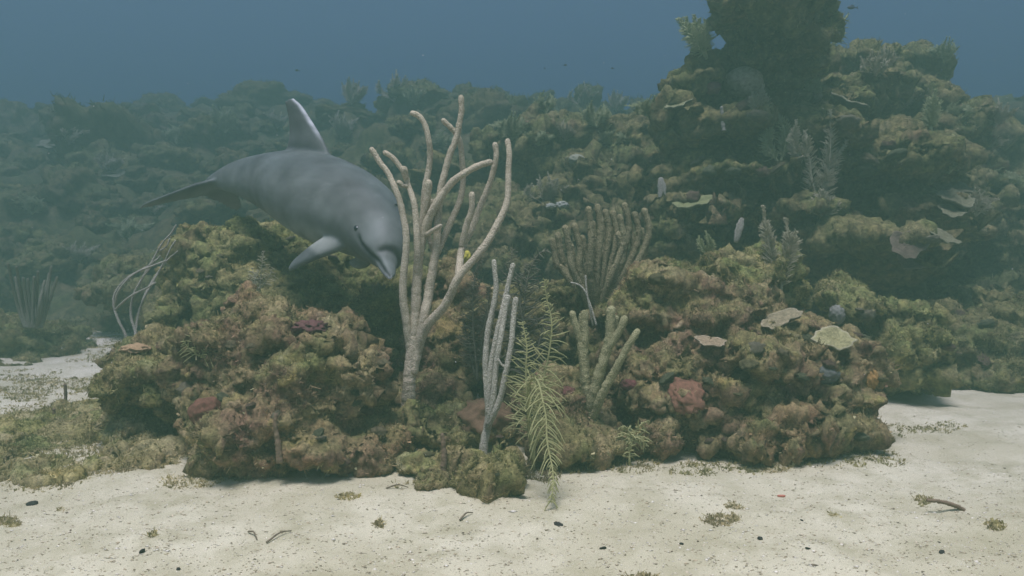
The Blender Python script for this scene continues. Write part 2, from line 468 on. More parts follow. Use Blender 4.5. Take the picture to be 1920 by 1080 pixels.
def grow_tufts():
    for ob, V, N, F, base, style, seed, dens, tlen in TUFTS:
        lr = np.random.default_rng(seed * 17 + 3)
        A = .5 * np.linalg.norm(np.cross(V[F[:, 2]] - V[F[:, 0]], V[F[:, 3]] - V[F[:, 1]]), axis=1)
        fc = V[F].mean(1); fn = N[F].mean(1)
        wgt = A * (.35 + np.clip(fn[:, 2] + .4, 0, 1)) * (.25 + sstep(-.25, .4, fbm(fc * 4 + seed, 3))) * (fc[:, 2] > -.03)
        view = CAM - fc; view /= np.linalg.norm(view, axis=1)[:, None]
        wgt *= ((fn * view).sum(1) > -.45)
        n = int(dens * 2200 * A.sum()); n = min(n, 11000)
        ix = lr.choice(len(F), n, p=wgt / wgt.sum())
        p = fc[ix] + lr.normal(size=(n, 3)) * .004; nn = fn[ix]
        col = colour_field(p, nn, style, seed, 1.0) * 1.2 + .012
        sp_ = lr.random(n) < .03; col[sp_] = np.array([.55, .5, .27]) * lr.uniform(.6, 1.1, (sp_.sum(), 1))
        length = tlen * .0125 * np.exp(.4 * lr.normal(size=n)) * (.8 + .8 * sstep(-.1, .5, fbm(p * 5 + 3, 2)))
        v, f, c = blades(p - base, nn, col, lr, length, .0019 * tlen ** .5, 3, leaf=.12)
        tag(obj('algae_turf', mesh_from('algae_turf', v, f, c, False), M_TUFT, ob), kind='stuff')

# --- mounds from the front to the back
R = {}
R['A'] = rock('coral_mound', [(545, 770, 3.95, 175, 135, .42), (520, 665, 4.12, 140, 92, .36), (595, 675, 4.05, 85, 80, .3), (565, 830, 3.78, 150, 70, .27),
          (665, 810, 3.95, 62, 85, .26), (405, 765, 3.95, 72, 58, .25), (385, 690, 4.15, 70, 70, .28), (480, 600, 4.25, 70, 40, .2)], .0125,
          'large maroon and olive coral mound on the sand below the dolphin', style='red', seed=3, tuft=1.3, tlen=1.25)
R['A2'] = rock('coral_mound', [(268, 708, 4.25, 66, 54, .3), (232, 728, 4.2, 30, 40, .22), (310, 662, 4.45, 50, 26, .22), (325, 740, 4.15, 38, 42, .2)], .0125,
          'low flat-topped algae mound at the left end of the maroon mound', style='mixed', seed=4)
R['B'] = rock('coral_mound', [(510, 545, 6.1, 185, 108, .65), (525, 462, 6.2, 100, 48, .4), (650, 560, 5.95, 75, 72, .45), (370, 605, 5.9, 58, 62, .4), (430, 495, 6.05, 80, 58, .45), (520, 660, 5.8, 170, 80, .45)], .018,
          'olive coral mound directly under the dolphin belly and flipper', style='green', seed=5, size=1.15, tuft=.7, tlen=1.15)
R['B2'] = rock('coral_mound', [(715, 640, 5.15, 60, 85, .35), (680, 715, 4.9, 80, 55, .3), (735, 560, 5.6, 60, 60, .3), (640, 660, 5.1, 60, 60, .3)], .017,
          'dim green rock between the olive mound and the tall sea rod stem', style='green', seed=6, tuft=.7)
R['M1'] = rock('coral_rock', [(835, 690, 4.75, 70, 75, .3), (790, 745, 4.45, 75, 50, .28), (880, 620, 5.0, 60, 90, .3), (850, 560, 5.2, 40, 70, .25)], .0145,
          'brown rubble rock right behind the tall sea rod stem', style='red', seed=7, tuft=.8)
R['M2'] = rock('coral_rock', [(900, 800, 4.32, 66, 34, .22), (830, 805, 4.22, 66, 34, .22), (768, 800, 4.12, 52, 34, .22)], .0125,
          'low turf covered rock at the foot of the tall sea rod', style='mixed', seed=8)
R['M3'] = rock('coral_rock', [(850, 893, 3.58, 80, 25, .17), (932, 893, 3.56, 58, 27, .17), (800, 880, 3.68, 38, 20, .14)], .0115,
          'low brown algae covered rock lying foremost on the sand', style='mixed', seed=9, tuft=1.5, tlen=.9)
R['M4'] = rock('coral_rock', [(1060, 775, 4.3, 75, 62, .28), (1070, 838, 3.88, 55, 22, .16), (1135, 835, 3.95, 62, 24, .18), (1010, 790, 4.35, 60, 60, .25)], .0125,
          'dark low rubble rock behind the yellow sea plume', style='red', seed=10)
R['M5'] = rock('coral_rock', [(970, 650, 5.15, 110, 100, .35), (1080, 620, 5.2, 90, 90, .35), (1010, 730, 4.9, 110, 60, .3), (1120, 690, 4.9, 60, 70, .3)], .017,
          'shaded dark rock behind the sea rods in the middle', style='dim', seed=11, tuft=.7)
R['C'] = rock('coral_mound', [(1390, 715, 4.4, 215, 125, .46), (1545, 755, 4.25, 100, 88, .34), (1240, 725, 4.25, 88, 88, .32), (1220, 575, 4.55, 72, 68, .3), (1335, 590, 4.6, 115, 70, .32),
          (1205, 805, 4.1, 62, 38, .22), (1430, 800, 4.12, 120, 52, .28), (1590, 690, 4.4, 50, 60, .26), (1480, 640, 4.5, 80, 60, .3), (1175, 660, 4.45, 40, 60, .2)], .0135,
          'largest rusty brown coral mound on the right standing on the sand', style='red', seed=12, tuft=1.1, tlen=1.2)
R['E'] = rock('coral_mound', [(1370, 535, 5.2, 125, 62, .4), (1440, 520, 5.2, 65, 60, .3), (1265, 535, 5.2, 70, 45, .3), (1400, 640, 5.1, 130, 80, .35)], .017,
          'green topped mound behind the rusty mound with two pale plumes', style='green', seed=13, size=1.12, tuft=.9, tlen=1.2)
R['F'] = rock('coral_mound', [(1665, 640, 5.5, 80, 82, .42), (1610, 570, 5.4, 55, 38, .3), (1690, 695, 5.45, 60, 52, .35), (1640, 710, 5.5, 70, 50, .3)], .017,
          'rounded green coral mound just right of the rusty mound', style='green', seed=14, size=1.12, tuft=.8, tlen=1.2)
R['G'] = rock('coral_mound', [(1835, 680, 6.0, 90, 72, .42), (1790, 625, 6.1, 60, 55, .35), (1905, 620, 6.3, 90, 85, .4), (1760, 720, 5.9, 45, 40, .3), (1900, 720, 6.1, 80, 40, .35)], .02,
          'dim green coral mound at the right edge on the sand', style='dim', seed=15, size=1.12, tuft=.6, tlen=1.2)
R['D'] = rock('coral_pinnacle', [(1500, 430, 7.9, 230, 150, .8), (1450, 290, 7.85, 180, 105, .6), (1620, 330, 7.8, 165, 110, .7), (1700, 420, 7.55, 100, 85, .5), (1600, 450, 6.75, 120, 36, .6), (1665, 490, 6.8, 50, 40, .35),
          (1440, 175, 7.7, 100, 90, .4), (1305, 165, 7.4, 46, 44, .35), (1275, 250, 7.5, 42, 80, .4), (1290, 370, 7.4, 90, 75, .45), (1265, 460, 7.0, 70, 55, .4), (1560, 200, 7.8, 60, 60, .4), (1480, 600, 8.0, 260, 110, .5), (1750, 330, 7.5, 55, 60, .4),
          (1395, 330, 7.1, 95, 24, .5), (1555, 245, 7.15, 80, 22, .5), (1680, 300, 7.0, 90, 26, .5), (1300, 395, 6.9, 80, 24, .4), (1745, 395, 6.9, 66, 24, .4), (1480, 395, 7.0, 80, 22, .5), (1350, 235, 7.1, 70, 20, .4)], .024,
          'tall coral pinnacle rising on the right into the blue water', cat='coral pinnacle', style='dim', seed=16, size=1.7, tuft=.42, tlen=1.3, sat=4, ledge=.6, hole=2.0)
R['D1'] = rock('overhanging_coral_head', [(1445, 5, 6.85, 98, 38, .65), (1405, 75, 7.5, 58, 62, .32), (1520, 55, 7.0, 32, 48, .35), (1440, -60, 7.0, 105, 55, .65), (1475, 110, 7.55, 62, 62, .32), (1378, 15, 7.0, 36, 38, .45), (1525, 118, 7.2, 30, 18, .3)], .024,
          'dark overhanging coral head capping the tall pinnacle', cat='coral head', style='dim', seed=17, size=1.4, tuft=.4, tlen=1.6)
R['D2'] = rock('coral_mound', [(1625, 190, 8.6, 70, 75, .6), (1715, 140, 9.6, 50, 55, .5), (1730, 260, 8.9, 100, 100, .7), (1760, 380, 8.6, 110, 110, .7), (1640, 300, 8.8, 90, 120, .6)], .032,
          'hazy reef shoulder directly behind the right side of the pinnacle', style='dim', seed=18, size=1.9, tuft=.22, tlen=2)
R['D3'] = rock('coral_mound', [(1860, 300, 10., 85, 70, .8), (1900, 400, 9.5, 90, 100, .8), (1850, 500, 8.6, 90, 75, .6), (1930, 530, 8.2, 100, 110, .6), (1820, 580, 7.8, 90, 70, .5)], .034,
          'hazy green reef slope at the far right edge below open water', style='dim', seed=19, size=1.9, tuft=.22, tlen=2)
R['I1'] = rock('coral_mound', [(1090, 300, 9.4, 120, 75, .7), (1180, 300, 9.0, 80, 90, .6), (1000, 300, 10., 90, 80, .7), (1110, 400, 8.6, 120, 80, .6), (1010, 440, 8.2, 110, 70, .6), (1170, 460, 8.0, 80, 80, .5), (1080, 560, 7.8, 150, 100, .5)], .032,
          'hazy reef bank left of the pinnacle behind the brown sea rod bush', style='dim', seed=20, size=1.9, tuft=.22, tlen=2)
R['I2'] = rock('coral_mound', [(880, 420, 9.0, 110, 70, .7), (800, 520, 8.4, 110, 90, .6), (940, 510, 8.0, 100, 80, .5), (900, 620, 7.6, 160, 90, .5)], .032,
          'hazy reef bank right behind the tall sea rod branches', style='dim', seed=21, size=1.9, tuft=.22, tlen=2)
R['L1'] = rock('coral_mound', [(60, 640, 7.4, 70, 50, .5), (120, 660, 7.3, 40, 30, .3), (20, 690, 6.9, 50, 22, .3)], .026,
          'hazy low coral mound at the left edge behind the sand patch', style='dim', seed=22, size=1.6, tuft=.4, tlen=1.6)
R['L2'] = rock('coral_mound', [(330, 600, 7.4, 50, 45, .4), (250, 540, 8.4, 70, 50, .5)], .028,
          'hazy coral lump behind the thin grey sea whip', style='dim', seed=23, size=1.6, tuft=.4, tlen=1.6)

# ------------------------------------------------------------------ reef slope in the distance
def slope_h(x, y):
    p = np.stack([x, y, np.zeros_like(x)], 1)
    crest = 2.35 + 1.25 * np.exp(-((x + .8) / 1.9) ** 2) + .8 * sstep(0, 2.5, x)
    start = 8.8 + .5 * np.sin(x * .7)
    end = 20.0 + 1.0 * np.sin(x * .4 + 1) - 5.2 * sstep(-5.5, -1, x)
    t = np.clip((y - start) / (end - start), 0, 1.0)
    h = crest * (1 + .62 * sstep(-1, -5.5, x)) * (t ** .85)
    f1, f2, _ = worley(p * [.9, .9, 0] + [3, 5, .5]); g1, _, _ = worley(p * [2.1, 2.1, 0] + [1, 2, .5])
    h = h + sstep(0, .12, t) * (.55 * (.5 - f1) + .26 * (.5 - g1) + .35 * fbm(p * .8, 4))
    return h - .25 * (1 - sstep(0, .1, t))
sx = np.arange(-24, 22, .11); sy = np.concatenate([np.arange(6.8, 22, .12), np.arange(22, 40, .5)])
XX, YY = np.meshgrid(sx, sy, indexing='ij'); x, y = XX.ravel(), YY.ravel()
V = np.stack([x, y, slope_h(x, y)], 1)
ny = len(sy); i, j = np.meshgrid(np.arange(len(sx) - 1), np.arange(ny - 1), indexing='ij')
Q = np.stack([i * ny + j, (i + 1) * ny + j, (i + 1) * ny + j + 1, i * ny + j + 1], -1).reshape(-1, 4)
N = vnormals(V, Q)
V = V + N * (.12 * fbm(V * 2.6, 4, .6))[:, None]
tag(obj('reef_slope', mesh_from('reef_slope', V, Q, colour_field(V, N, 'dim', 30, 2.4)), M_FAR), 'dim coral covered slope fading into blue water', kind='structure')
def sz(x, y): return float(slope_h(np.array([x], float), np.array([y], float))[0])

# ------------------------------------------------------------------ far corals on the slope
def proto_rock(seed, r, style, voxel=.045, flat=.8, nsat=14):
    lr = np.random.default_rng(seed); iv, fi = ICO[2]; cen = [(np.zeros(3), np.array([r, r, r * flat]))]
    for q in range(nsat):
        u = lr.normal(size=3); u[2] = abs(u[2]) * .9 - .2; u /= np.linalg.norm(u); k = lr.uniform(.3, .55)
        cen.append((u * cen[0][1] * .9, np.array([r, r, r * .75]) * k))
    V, F = remesh(*join([(c + iv * s * (1 + .15 * fbm(iv * 1.7 + q, 2)[:, None]), fi) for q, (c, s) in enumerate(cen)]), voxel)
    o = seed * 1.37
    N = vnormals(V, F); f1, f2, _ = worley(V * [1, 1, 1.5] / .26 + o)
    V = V + N * (.10 * (.5 - f1) + .09 * fbm(V * [1, 1, 2] / .3 + o, 3, .6))[:, None]
    N = vnormals(V, F); col = colour_field(V, N, style, seed, 2.0)
    A = .5 * np.linalg.norm(np.cross(V[F[:, 2]] - V[F[:, 0]], V[F[:, 3]] - V[F[:, 1]]), axis=1)
    ix = lr.choice(len(F), 700, p=A / A.sum()); p = V[F[ix, 0]]; n = N[F[ix, 0]]
    v, f, c = blades(p, n, colour_field(p, n, style, seed, 2.0) * 1.05, lr, np.full(700, .05), .005, 2, leaf=.0)
    return mesh_from('coral_lump', np.vstack([V, v]), np.vstack([F, f + len(V)]), np.vstack([col, c]))
LUMPS = [proto_rock(40 + q, .42, ('dim', 'green', 'dim', 'mixed', 'dim', 'green')[q], flat=(.8, .65, 1.0, .7, .9, .5)[q]) for q in range(6)]

def seen_px(p):
    q = np.asarray(p) - CAM; d = q @ FW
    return 960 + FPX * (q @ RX) / d, 540 - FPX * (q @ UP) / d, d

FAR_LABEL = [(-1e9, 290, 'hazy coral lump on the dim slope at far left'), (290, 760, 'hazy coral lump on the slope behind the dolphin'),
             (760, 1240, 'hazy coral lump on the slope left of the pinnacle'), (1240, 1e9, 'hazy coral lump on the slope right of the pinnacle')]
lr = np.random.default_rng(77); n_l = 0; spots = []
cy = 8.6 + 12.5 * lr.random(1500) ** 1.2; cx = lr.uniform(-.70, .70, 1500) * cy; cz = slope_h(cx, cy)
for x, y, z in zip(cx, cy, cz):
    if n_l >= 230: break
    px, py, d = seen_px((x, y, z + .3))
    if not (-40 < px < 1960) or py > 640: continue
    if 1260 < px < 1840 and py > 150: continue
    if z < slope_h(np.array([x]), np.array([y - 1.2]))[0] - .25: continue          # out of sight behind the crest
    if any((x - a) ** 2 + (y - b2) ** 2 < .30 for a, b2 in spots): continue
    spots.append((x, y)); k = lr.uniform(.45, 1.0) * (1 + .9 * (lr.random() < .12))
    o = obj('coral_lump', LUMPS[lr.integers(6)], M_FAR, None, (x, y, z + .02))
    o.scale = (k * lr.uniform(.85, 1.5), k * lr.uniform(.85, 1.2), k * lr.uniform(.6, 1.3)); o.rotation_euler = (lr.normal() * .2, lr.normal() * .2, lr.uniform(0, 6.28))
    lb = [l for a, b2, l in FAR_LABEL if a <= px < b2][0]
    tag(o, lb, 'coral', lb.replace('hazy coral lump', 'coral lumps')); n_l += 1

# ------------------------------------------------------------------ raycast for attaching corals to the rock
bpy.context.view_layer.update()
DG = bpy.context.evaluated_depsgraph_get()
def hit(px, py):
    ok, loc, nor, _, ob, _ = S.ray_cast(DG, Vector(CAM), Vector(ray(px, py)))
    return np.array(loc), np.array(nor)

# ------------------------------------------------------------------ sea rods
def sea_rod(name, label, branches, material, d, group=None, sides=10, bump=.05, cat='sea rod'):
    """branches: (points in pixels with a depth offset, root radius px, tip radius px)"""
    b0 = branches[0][0][0]; base = P(b0[0], b0[1], d + (b0[2] if len(b0) > 2 else 0))
    root = empty(name, base, label, cat, group)
    for q, (pts, r0, r1) in enumerate(branches):
        w3 = np.array([P(p[0], p[1], d + (p[2] if len(p) > 2 else 0)) for p in pts])
        cu, L = spline(w3, 8); n = max(8, int(L / .009)); cu, L = spline(w3, n); s = np.linspace(0, 1, n)
        cu = cu + .004 * np.stack([gn(cu * 9 + q), gn(cu * 9 + 40 + q), gn(cu * 9 + 80 + q)], 1) * s[:, None]
        r = (r0 + (r1 - r0) * s ** .8) * d / FPX
        r = r * (1 + .05 * gn(np.stack([s * L * 30, s * 0 + q, s * 0], 1)))
        r[-4:] *= np.array([1.02, 1.06, 1.08, 1.04])
        V, F = tube(cu - base, r, sides, bump, q)
        obj('branch', mesh_from('branch', V, F), material, root)
    return root

sea_rod('sea_rod', 'tall cream branching sea rod standing in front of the dolphin snout', [
    ([(766, 782, .02), (766, 740), (769, 690), (775, 640), (779, 590), (781, 545), (783, 510), (787, 475), (793, 443), (802, 415, -.02), (814, 390, -.04), (830, 364, -.05), (849, 341, -.06), (871, 325, -.06), (897, 311, -.06), (919, 304, -.05)], 14, 5.6),
    ([(772, 700), (783, 655), (790, 625, -.02), (797, 585, -.02), (803, 555), (808, 523), (815, 486), (819, 452), (821, 412), (825, 371), (831, 334), (840, 301), (851, 271), (860, 241), (865, 212), (864, 184)], 11, 5.2),
    ([(783, 655), (792, 628, -.02), (806, 604, -.05), (830, 578, -.08), (843, 556, -.1), (854, 530, -.12), (869, 508, -.12), (893, 482, -.12), (919, 445, -.1), (941, 404, -.08), (952, 367, -.06), (954, 323, -.04), (955, 290, -.02), (952, 265)], 9.5, 5.2),
    ([(770, 660), (763, 610, -.02), (756, 560, -.04), (757, 515, -.05), (761, 475, -.05), (761, 434, -.05), (754, 397, -.04), (743, 360, -.03), (728, 325), (711, 303), (697, 281)], 8.5, 5),
    ([(783, 520), (783, 482, -.03), (782, 449, -.04), (780, 412, -.04), (775, 375, -.03), (766, 347), (759, 327), (749, 312), (736, 295), (723, 287)], 7.5, 4.6),
    ([(764, 349, -.02), (756, 348), (748, 342)], 4.2, 4.6),
    ([(762, 334, -.01), (759, 326, -.02), (757, 318, -.03)], 5, 6.5),
    ([(786, 472), (790, 438, .02), (794, 397, .03), (797, 353, .03), (803, 323, .03), (807, 290, .02), (803, 260), (795, 232), (785, 218), (774, 213)], 7.5, 5),
    ([(791, 440, .03), (797, 397, 0), (802, 362, -.02), (804, 343, -.03)], 6, 6.5),
    ([(820, 474, .02), (832, 445, .05), (849, 408, .07), (862, 378, .08), (867, 352, .08), (868, 323, .07), (866, 290, .06), (860, 259, .05), (846, 240, .04), (832, 226, .03)], 7, 5),
    ([(860, 516, -.1), (862, 493, -.05), (866, 467, 0), (882, 434, .02), (897, 397, .03), (912, 360, .03), (923, 330, .02), (930, 297), (928, 272)], 7.5, 5.2),
    ([(866, 462, 0), (875, 423, -.03), (884, 394, -.05), (885, 366, -.06)], 6.5, 5.6),
    ([(812, 472, .05), (806, 452, .06), (804, 434, .07), (808, 401, .06), (810, 378, .05)], 4.2, 5),
    ([(800, 440, -.02), (812, 432, -.05), (826, 424, -.06)], 4.6, 4),
], M_ROD, 4.08)

sea_rod('sea_rod', 'slender pale grey sea rod in the front with four upright branches', [
    ([(905, 862), (908, 830), (914, 800), (917, 770), (914, 740), (911, 680), (914, 630), (921, 590), (930, 545), (929, 515), (927, 491)], 8.5, 4.6),
    ([(916, 775, -.01), (917, 740, -.02), (921, 690, -.03), (929, 640, -.03), (940, 590, -.02), (948, 555), (955, 525), (961, 498)], 6.5, 4.6),
    ([(915, 795, -.03), (924, 755, -.06), (930, 690, -.07), (938, 640, -.07), (946, 595, -.06), (953, 557, -.05)], 6, 4.8),
    ([(914, 800, -.02), (927, 775, -.06), (938, 745, -.08), (947, 705, -.1), (957, 655, -.1), (962, 610, -.1), (967, 561, -.1)], 6, 4.8),
    ([(951, 690, -.1), (940, 683, -.1), (934, 674, -.1)], 2.6, 2.2),
], M_RODP, 3.8)

sea_rod('sea_rod', 'yellow olive sea rod with thick fuzzy fingers beside the rusty mound', [
    ([(1104, 800), (1105, 770), (1098, 715), (1091, 660), (1082, 620), (1072, 588)], 11.7, 6.0),
    ([(1104, 790, .02), (1101, 740, .02), (1097, 690, .01), (1096, 640), (1096, 588)], 9.4, 6.8),
    ([(1098, 660, .03), (1093, 625, .05), (1089, 592, .06)], 6.2, 5.6),
    ([(1106, 790), (1114, 740, -.03), (1124, 700, -.05), (1136, 662, -.06), (1144, 622, -.06), (1147, 582, -.06)], 11.7, 8.0),
    ([(1137, 660, -.06), (1150, 638, -.08), (1164, 616, -.09), (1171, 598, -.09)], 7.8, 6.4),
    ([(1139, 655, -.04), (1150, 625, -.02), (1155, 598, -.02)], 7.0, 6.0),
    ([(1107, 792), (1124, 750, -.06), (1143, 712, -.09), (1162, 678, -.11), (1180, 645, -.12), (1194, 622, -.12)], 9.4, 6.0),
], M_RODY, 4.0, bump=.1)

lr = np.random.default_rng(5); br = []
tips = [(1172, 385), (1190, 402), (1208, 396), (1120, 388), (1103, 392), (1135, 398), (1150, 400), (1162, 408), (1060, 428), (1046, 440), (1036, 452), (1078, 424), (1112, 420), (1130, 412), (1180, 420), (1202, 432), (1092, 446), (1144, 425), (1070, 462), (1160, 440)]
for tx, ty in tips:
    o1 = lr.uniform(-.12, .12); s_ = (tx - 1118) / 90
    br.append(([(1118 + 8 * s_, 612, .05), (1118 + 30 * s_, 560, o1 * .5), (1118 + 70 * s_, 505, o1), (1118 + 92 * s_ + (6 if tx > 1100 else 10), ty + 45, o1), (tx, ty, o1)], 7, 6))
sea_rod('sea_rod', 'dense brown bush of upright sea rod fingers below the pinnacle', br, M_RODB, 5.0, bump=.09)

sea_rod('sea_whip', 'thin grey wispy sea whip leaning right behind the left mound', [
    ([(240, 660), (236, 630), (222, 600), (213, 570), (218, 545), (240, 520), (275, 500), (294, 487)], 3.2, 1.7),
    ([(216, 575), (222, 546, -.05), (250, 515, -.06), (290, 497, -.06), (311, 488, -.06)], 2.4, 1.7),
    ([(216, 580), (245, 555, -.08), (275, 540, -.1), (292, 530, -.1)], 2.2, 1.7),
    ([(244, 660), (255, 630), (246, 595, .05), (248, 560, .05), (265, 525, .05), (285, 490, .05), (305, 455, .05), (320, 438, .05), (330, 422, .05)], 3.2, 1.7),
    ([(252, 640), (258, 595, .08), (270, 560, .1), (295, 515, .12), (318, 470, .12), (329, 452, .12)], 2.6, 1.5),
    ([(258, 595, .08), (275, 545, .15), (310, 492, .18), (333, 471, .18)], 2.2, 1.4),
    ([(300, 470, .05), (312, 462, .02), (318, 448, .02)], 1.6, 1.3), ([(268, 520, .05), (284, 500, .02), (300, 480, .0)], 1.6, 1.3),
], M_THIN, 5.05, sides=6, cat='sea whip')
sea_rod('sea_whip', 'pair of thin pale sea whips in front of the brown bush', [
    ([(1118, 610), (1108, 575), (1098, 548), (1086, 535), (1071, 530)], 2.2, 1.5), ([(1112, 610, .02), (1105, 575), (1100, 545), (1097, 518)], 2.0, 1.6)], M_RODP, 4.45, sides=6, cat='sea whip')
for lx, ly, d, lab in ((62, 590, 7.0, 'hazy clump of upright sea rods at the left edge'),):
    br = [([(lx + q * 3, ly + 25), (lx + q * 6, ly - 20, lr.uniform(-.1, .1)), (lx + q * 9 + lr.uniform(-4, 4), ly - lr.uniform(60, 100), lr.uniform(-.1, .1))], 3.2, 2.6) for q in range(-5, 6)]
    sea_rod('sea_rod', lab, br, M_PLD, d, sides=7)

# ------------------------------------------------------------------ sea plumes
def plume(name, label, stems, material, d, plen, gap=9, prad=1.5, droop=.35, rise=.55, group=None, each=False, mesh_only=False, srad=3.0, rows=2, seed=0, cat='sea plume', flatn=None, around=.6):
    """feathery colony: stems of pixel points; pinnules of length plen (px) every gap px"""
    lr = np.random.default_rng(seed + 11)
    b0 = stems[0][0]; base = P(b0[0], b0[1], d + (b0[2] if len(b0) > 2 else 0)); k = d / FPX
    root = empty(name, base, label, cat, group)
    for q, pts in enumerate(stems):
        w3 = np.array([P(p[0], p[1], d + (p[2] if len(p) > 2 else 0)) for p in pts])
        _, L = spline(w3, 8); n = max(6, int(L / .02)); cu, L = spline(w3, n)
        s = np.linspace(0, 1, n); cu = cu + .02 * np.stack([gn(cu * 5 + q), gn(cu * 5 + 40 + q), gn(cu * 5 + 80 + q)], 1) * s[:, None]
        V, F = tube(cu - base, srad * k * (1 - .65 * s), 6)
        st = obj('stem', mesh_from('stem', V, F), material, root)
        m = max(4, int(L / (gap * k))); sp = np.linspace(.16, 1, m); sp = np.repeat(sp, rows); sp = np.clip(sp + lr.uniform(-.5, .5, len(sp)) / m, 0, 1)
        idx = sp * (n - 1); T = np.gradient(cu, axis=0); T /= np.linalg.norm(T, axis=1)[:, None]
        pos = np.stack([np.interp(idx, np.arange(n), cu[:, c]) for c in range(3)], 1); tg = np.stack([np.interp(idx, np.arange(n), T[:, c]) for c in range(3)], 1)
        sd = np.cross(tg, np.array([0, 1.0, 0]) if flatn is None else flatn); sd /= np.linalg.norm(sd, axis=1)[:, None] + 1e-6
        sgn = np.where(np.arange(len(sp)) % 2 == 0, 1.0, -1.0)[:, None]; dep = np.cross(sd, tg)
        dirv = sgn * sd + rise * tg * lr.uniform(.5, 1.5, (len(sp), 1)) + dep * lr.normal(size=(len(sp), 1)) * around + lr.normal(size=(len(sp), 3)) * .16; dirv /= np.linalg.norm(dirv, axis=1)[:, None]
        pl = plen * k * (np.sin(np.clip(sp * 1.05 + .12, 0, 1) * math.pi) ** .45 * .75 + .25) * lr.uniform(.45, 1.2, len(sp))
        tt = np.linspace(0, 1, 5 if each else 3); nt_ = len(tt)
        Pt = pos[:, None] + dirv[:, None] * (tt[None, :, None] * pl[:, None, None]) + np.array([0, 0, -1.0]) * (droop * lr.uniform(-.2, 2, (len(sp), 1, 1)) * pl[:, None, None] * (tt ** 2)[None, :, None])
        Pt = Pt + tg[:, None] * (.25 * pl[:, None, None] * (tt ** 2)[None, :, None])
        Rd = np.ones((len(sp), nt_)) * prad * k * np.interp(tt, [0, .25, .5, .75, 1], [.9, 1.05, 1, .9, .55])
        if each:
            for z_ in range(len(sp)):
                v, f = many_tubes(Pt[z_:z_ + 1] - base, Rd[z_:z_ + 1], 5); obj('pinnule', mesh_from('pinnule', v, f), material, st)
        else:
            v, f = many_tubes(Pt - base, Rd, 3)
            tag(obj('pinnules', mesh_from('pinnules', v, f), material, st), kind='stuff')
    return root

plume('sea_plume', 'bright yellow sea plume arching down to the sand in the front', [
    [(1000, 880), (1003, 820), (1015, 740), (1028, 670), (1033, 600), (1028, 555), (1022, 525)],
    [(1000, 870), (990, 790, -.1), (992, 720, -.2), (1006, 712, -.27), (1018, 760, -.34), (1028, 820, -.4), (1034, 880, -.46), (1034, 945, -.54)],
    [(1000, 850), (992, 770, -.04), (988, 690, -.05), (986, 640, -.05), (983, 600, -.05)]], M_PLY, 3.72, 44, gap=6.8, prad=1.15, droop=.5, rise=.5, each=True, srad=3.2, seed=1)
plume('sea_plume', 'dim brown feathery sea plume between the pale and tall sea rods', [
    [(895, 715), (890, 640), (886, 570), (890, 520), (902, 485)], [(893, 705), (903, 640, .05), (912, 580, .05), (915, 540, .05)], [(892, 705), (878, 650, .03), (872, 600, .03)]], M_PLD, 4.4, 26, gap=3.6, prad=1.0, seed=2, rows=4, around=1.0)
plume('sea_plume', 'grey feathery sea plume with curled tips behind the yellow plume', [
    [(990, 760), (985, 680), (980, 610), (985, 550), (995, 500), (1010, 472), (1026, 466)], [(988, 740), (965, 660, .05), (955, 580, .08), (955, 510, .1), (962, 468, .1)], [(990, 740), (1005, 670), (1015, 610), (1030, 570)], [(985, 620), (975, 560), (985, 500)]], M_PLD, 4.5, 42, gap=6, prad=1.35, droop=.4, seed=3)
plume('sea_plume', 'small yellow palm-like sea plume on the sand before the rusty mound', [
    [(1180, 872), (1181, 840), (1184, 815), (1176, 798), (1166, 800)], [(1181, 845), (1190, 812), (1205, 796), (1218, 793)], [(1183, 825), (1200, 815), (1216, 832)], [(1181, 830), (1172, 812), (1163, 815)]], M_PLY, 3.78, 20, gap=5, prad=1.7, droop=.6, seed=4, srad=2.6)
plume('sea_plume', 'left one of two narrow pale plumes on the green mound', [[(1452, 560), (1449, 500), (1441, 440), (1432, 386)]], M_PLB, 4.9, 19, gap=2.6, prad=1.0, droop=.1, rise=.7, rows=8, seed=5, around=1.2)
plume('sea_plume', 'right one of two narrow pale plumes on the green mound', [[(1462, 560), (1470, 505), (1479, 455), (1473, 408)], [(1468, 510), (1485, 470), (1492, 432)]], M_PLB, 4.9, 20, gap=2.6, prad=1.0, droop=.1, rise=.7, rows=8, seed=6, around=1.2)
plume('sea_plume', 'yellowish feathery tuft on top of the left maroon mound', [[(375, 668), (372, 640), (366, 615)], [(378, 668), (392, 645), (402, 628)], [(374, 668), (355, 652), (345, 640)], [(378, 668), (385, 640), (384, 618)], [(376, 670), (398, 668), (412, 664)]], M_PLY, 3.9, 22, gap=3.2, prad=.9, seed=7, srad=1.5)
plume('sea_plume', 'pale spindly sea plume on the olive mound under the dolphin', [[(487, 545), (490, 510), (497, 470)], [(485, 545), (474, 520), (468, 500)], [(489, 540), (505, 515), (514, 500)], [(486, 550), (478, 530), (482, 505)]], M_PLB, 4.9, 18, gap=4, prad=.8, seed=8, srad=1.4)
def on_rock(px, py, back=.03):
    p, n = hit(px, py); return float((p - CAM) @ FW) + back
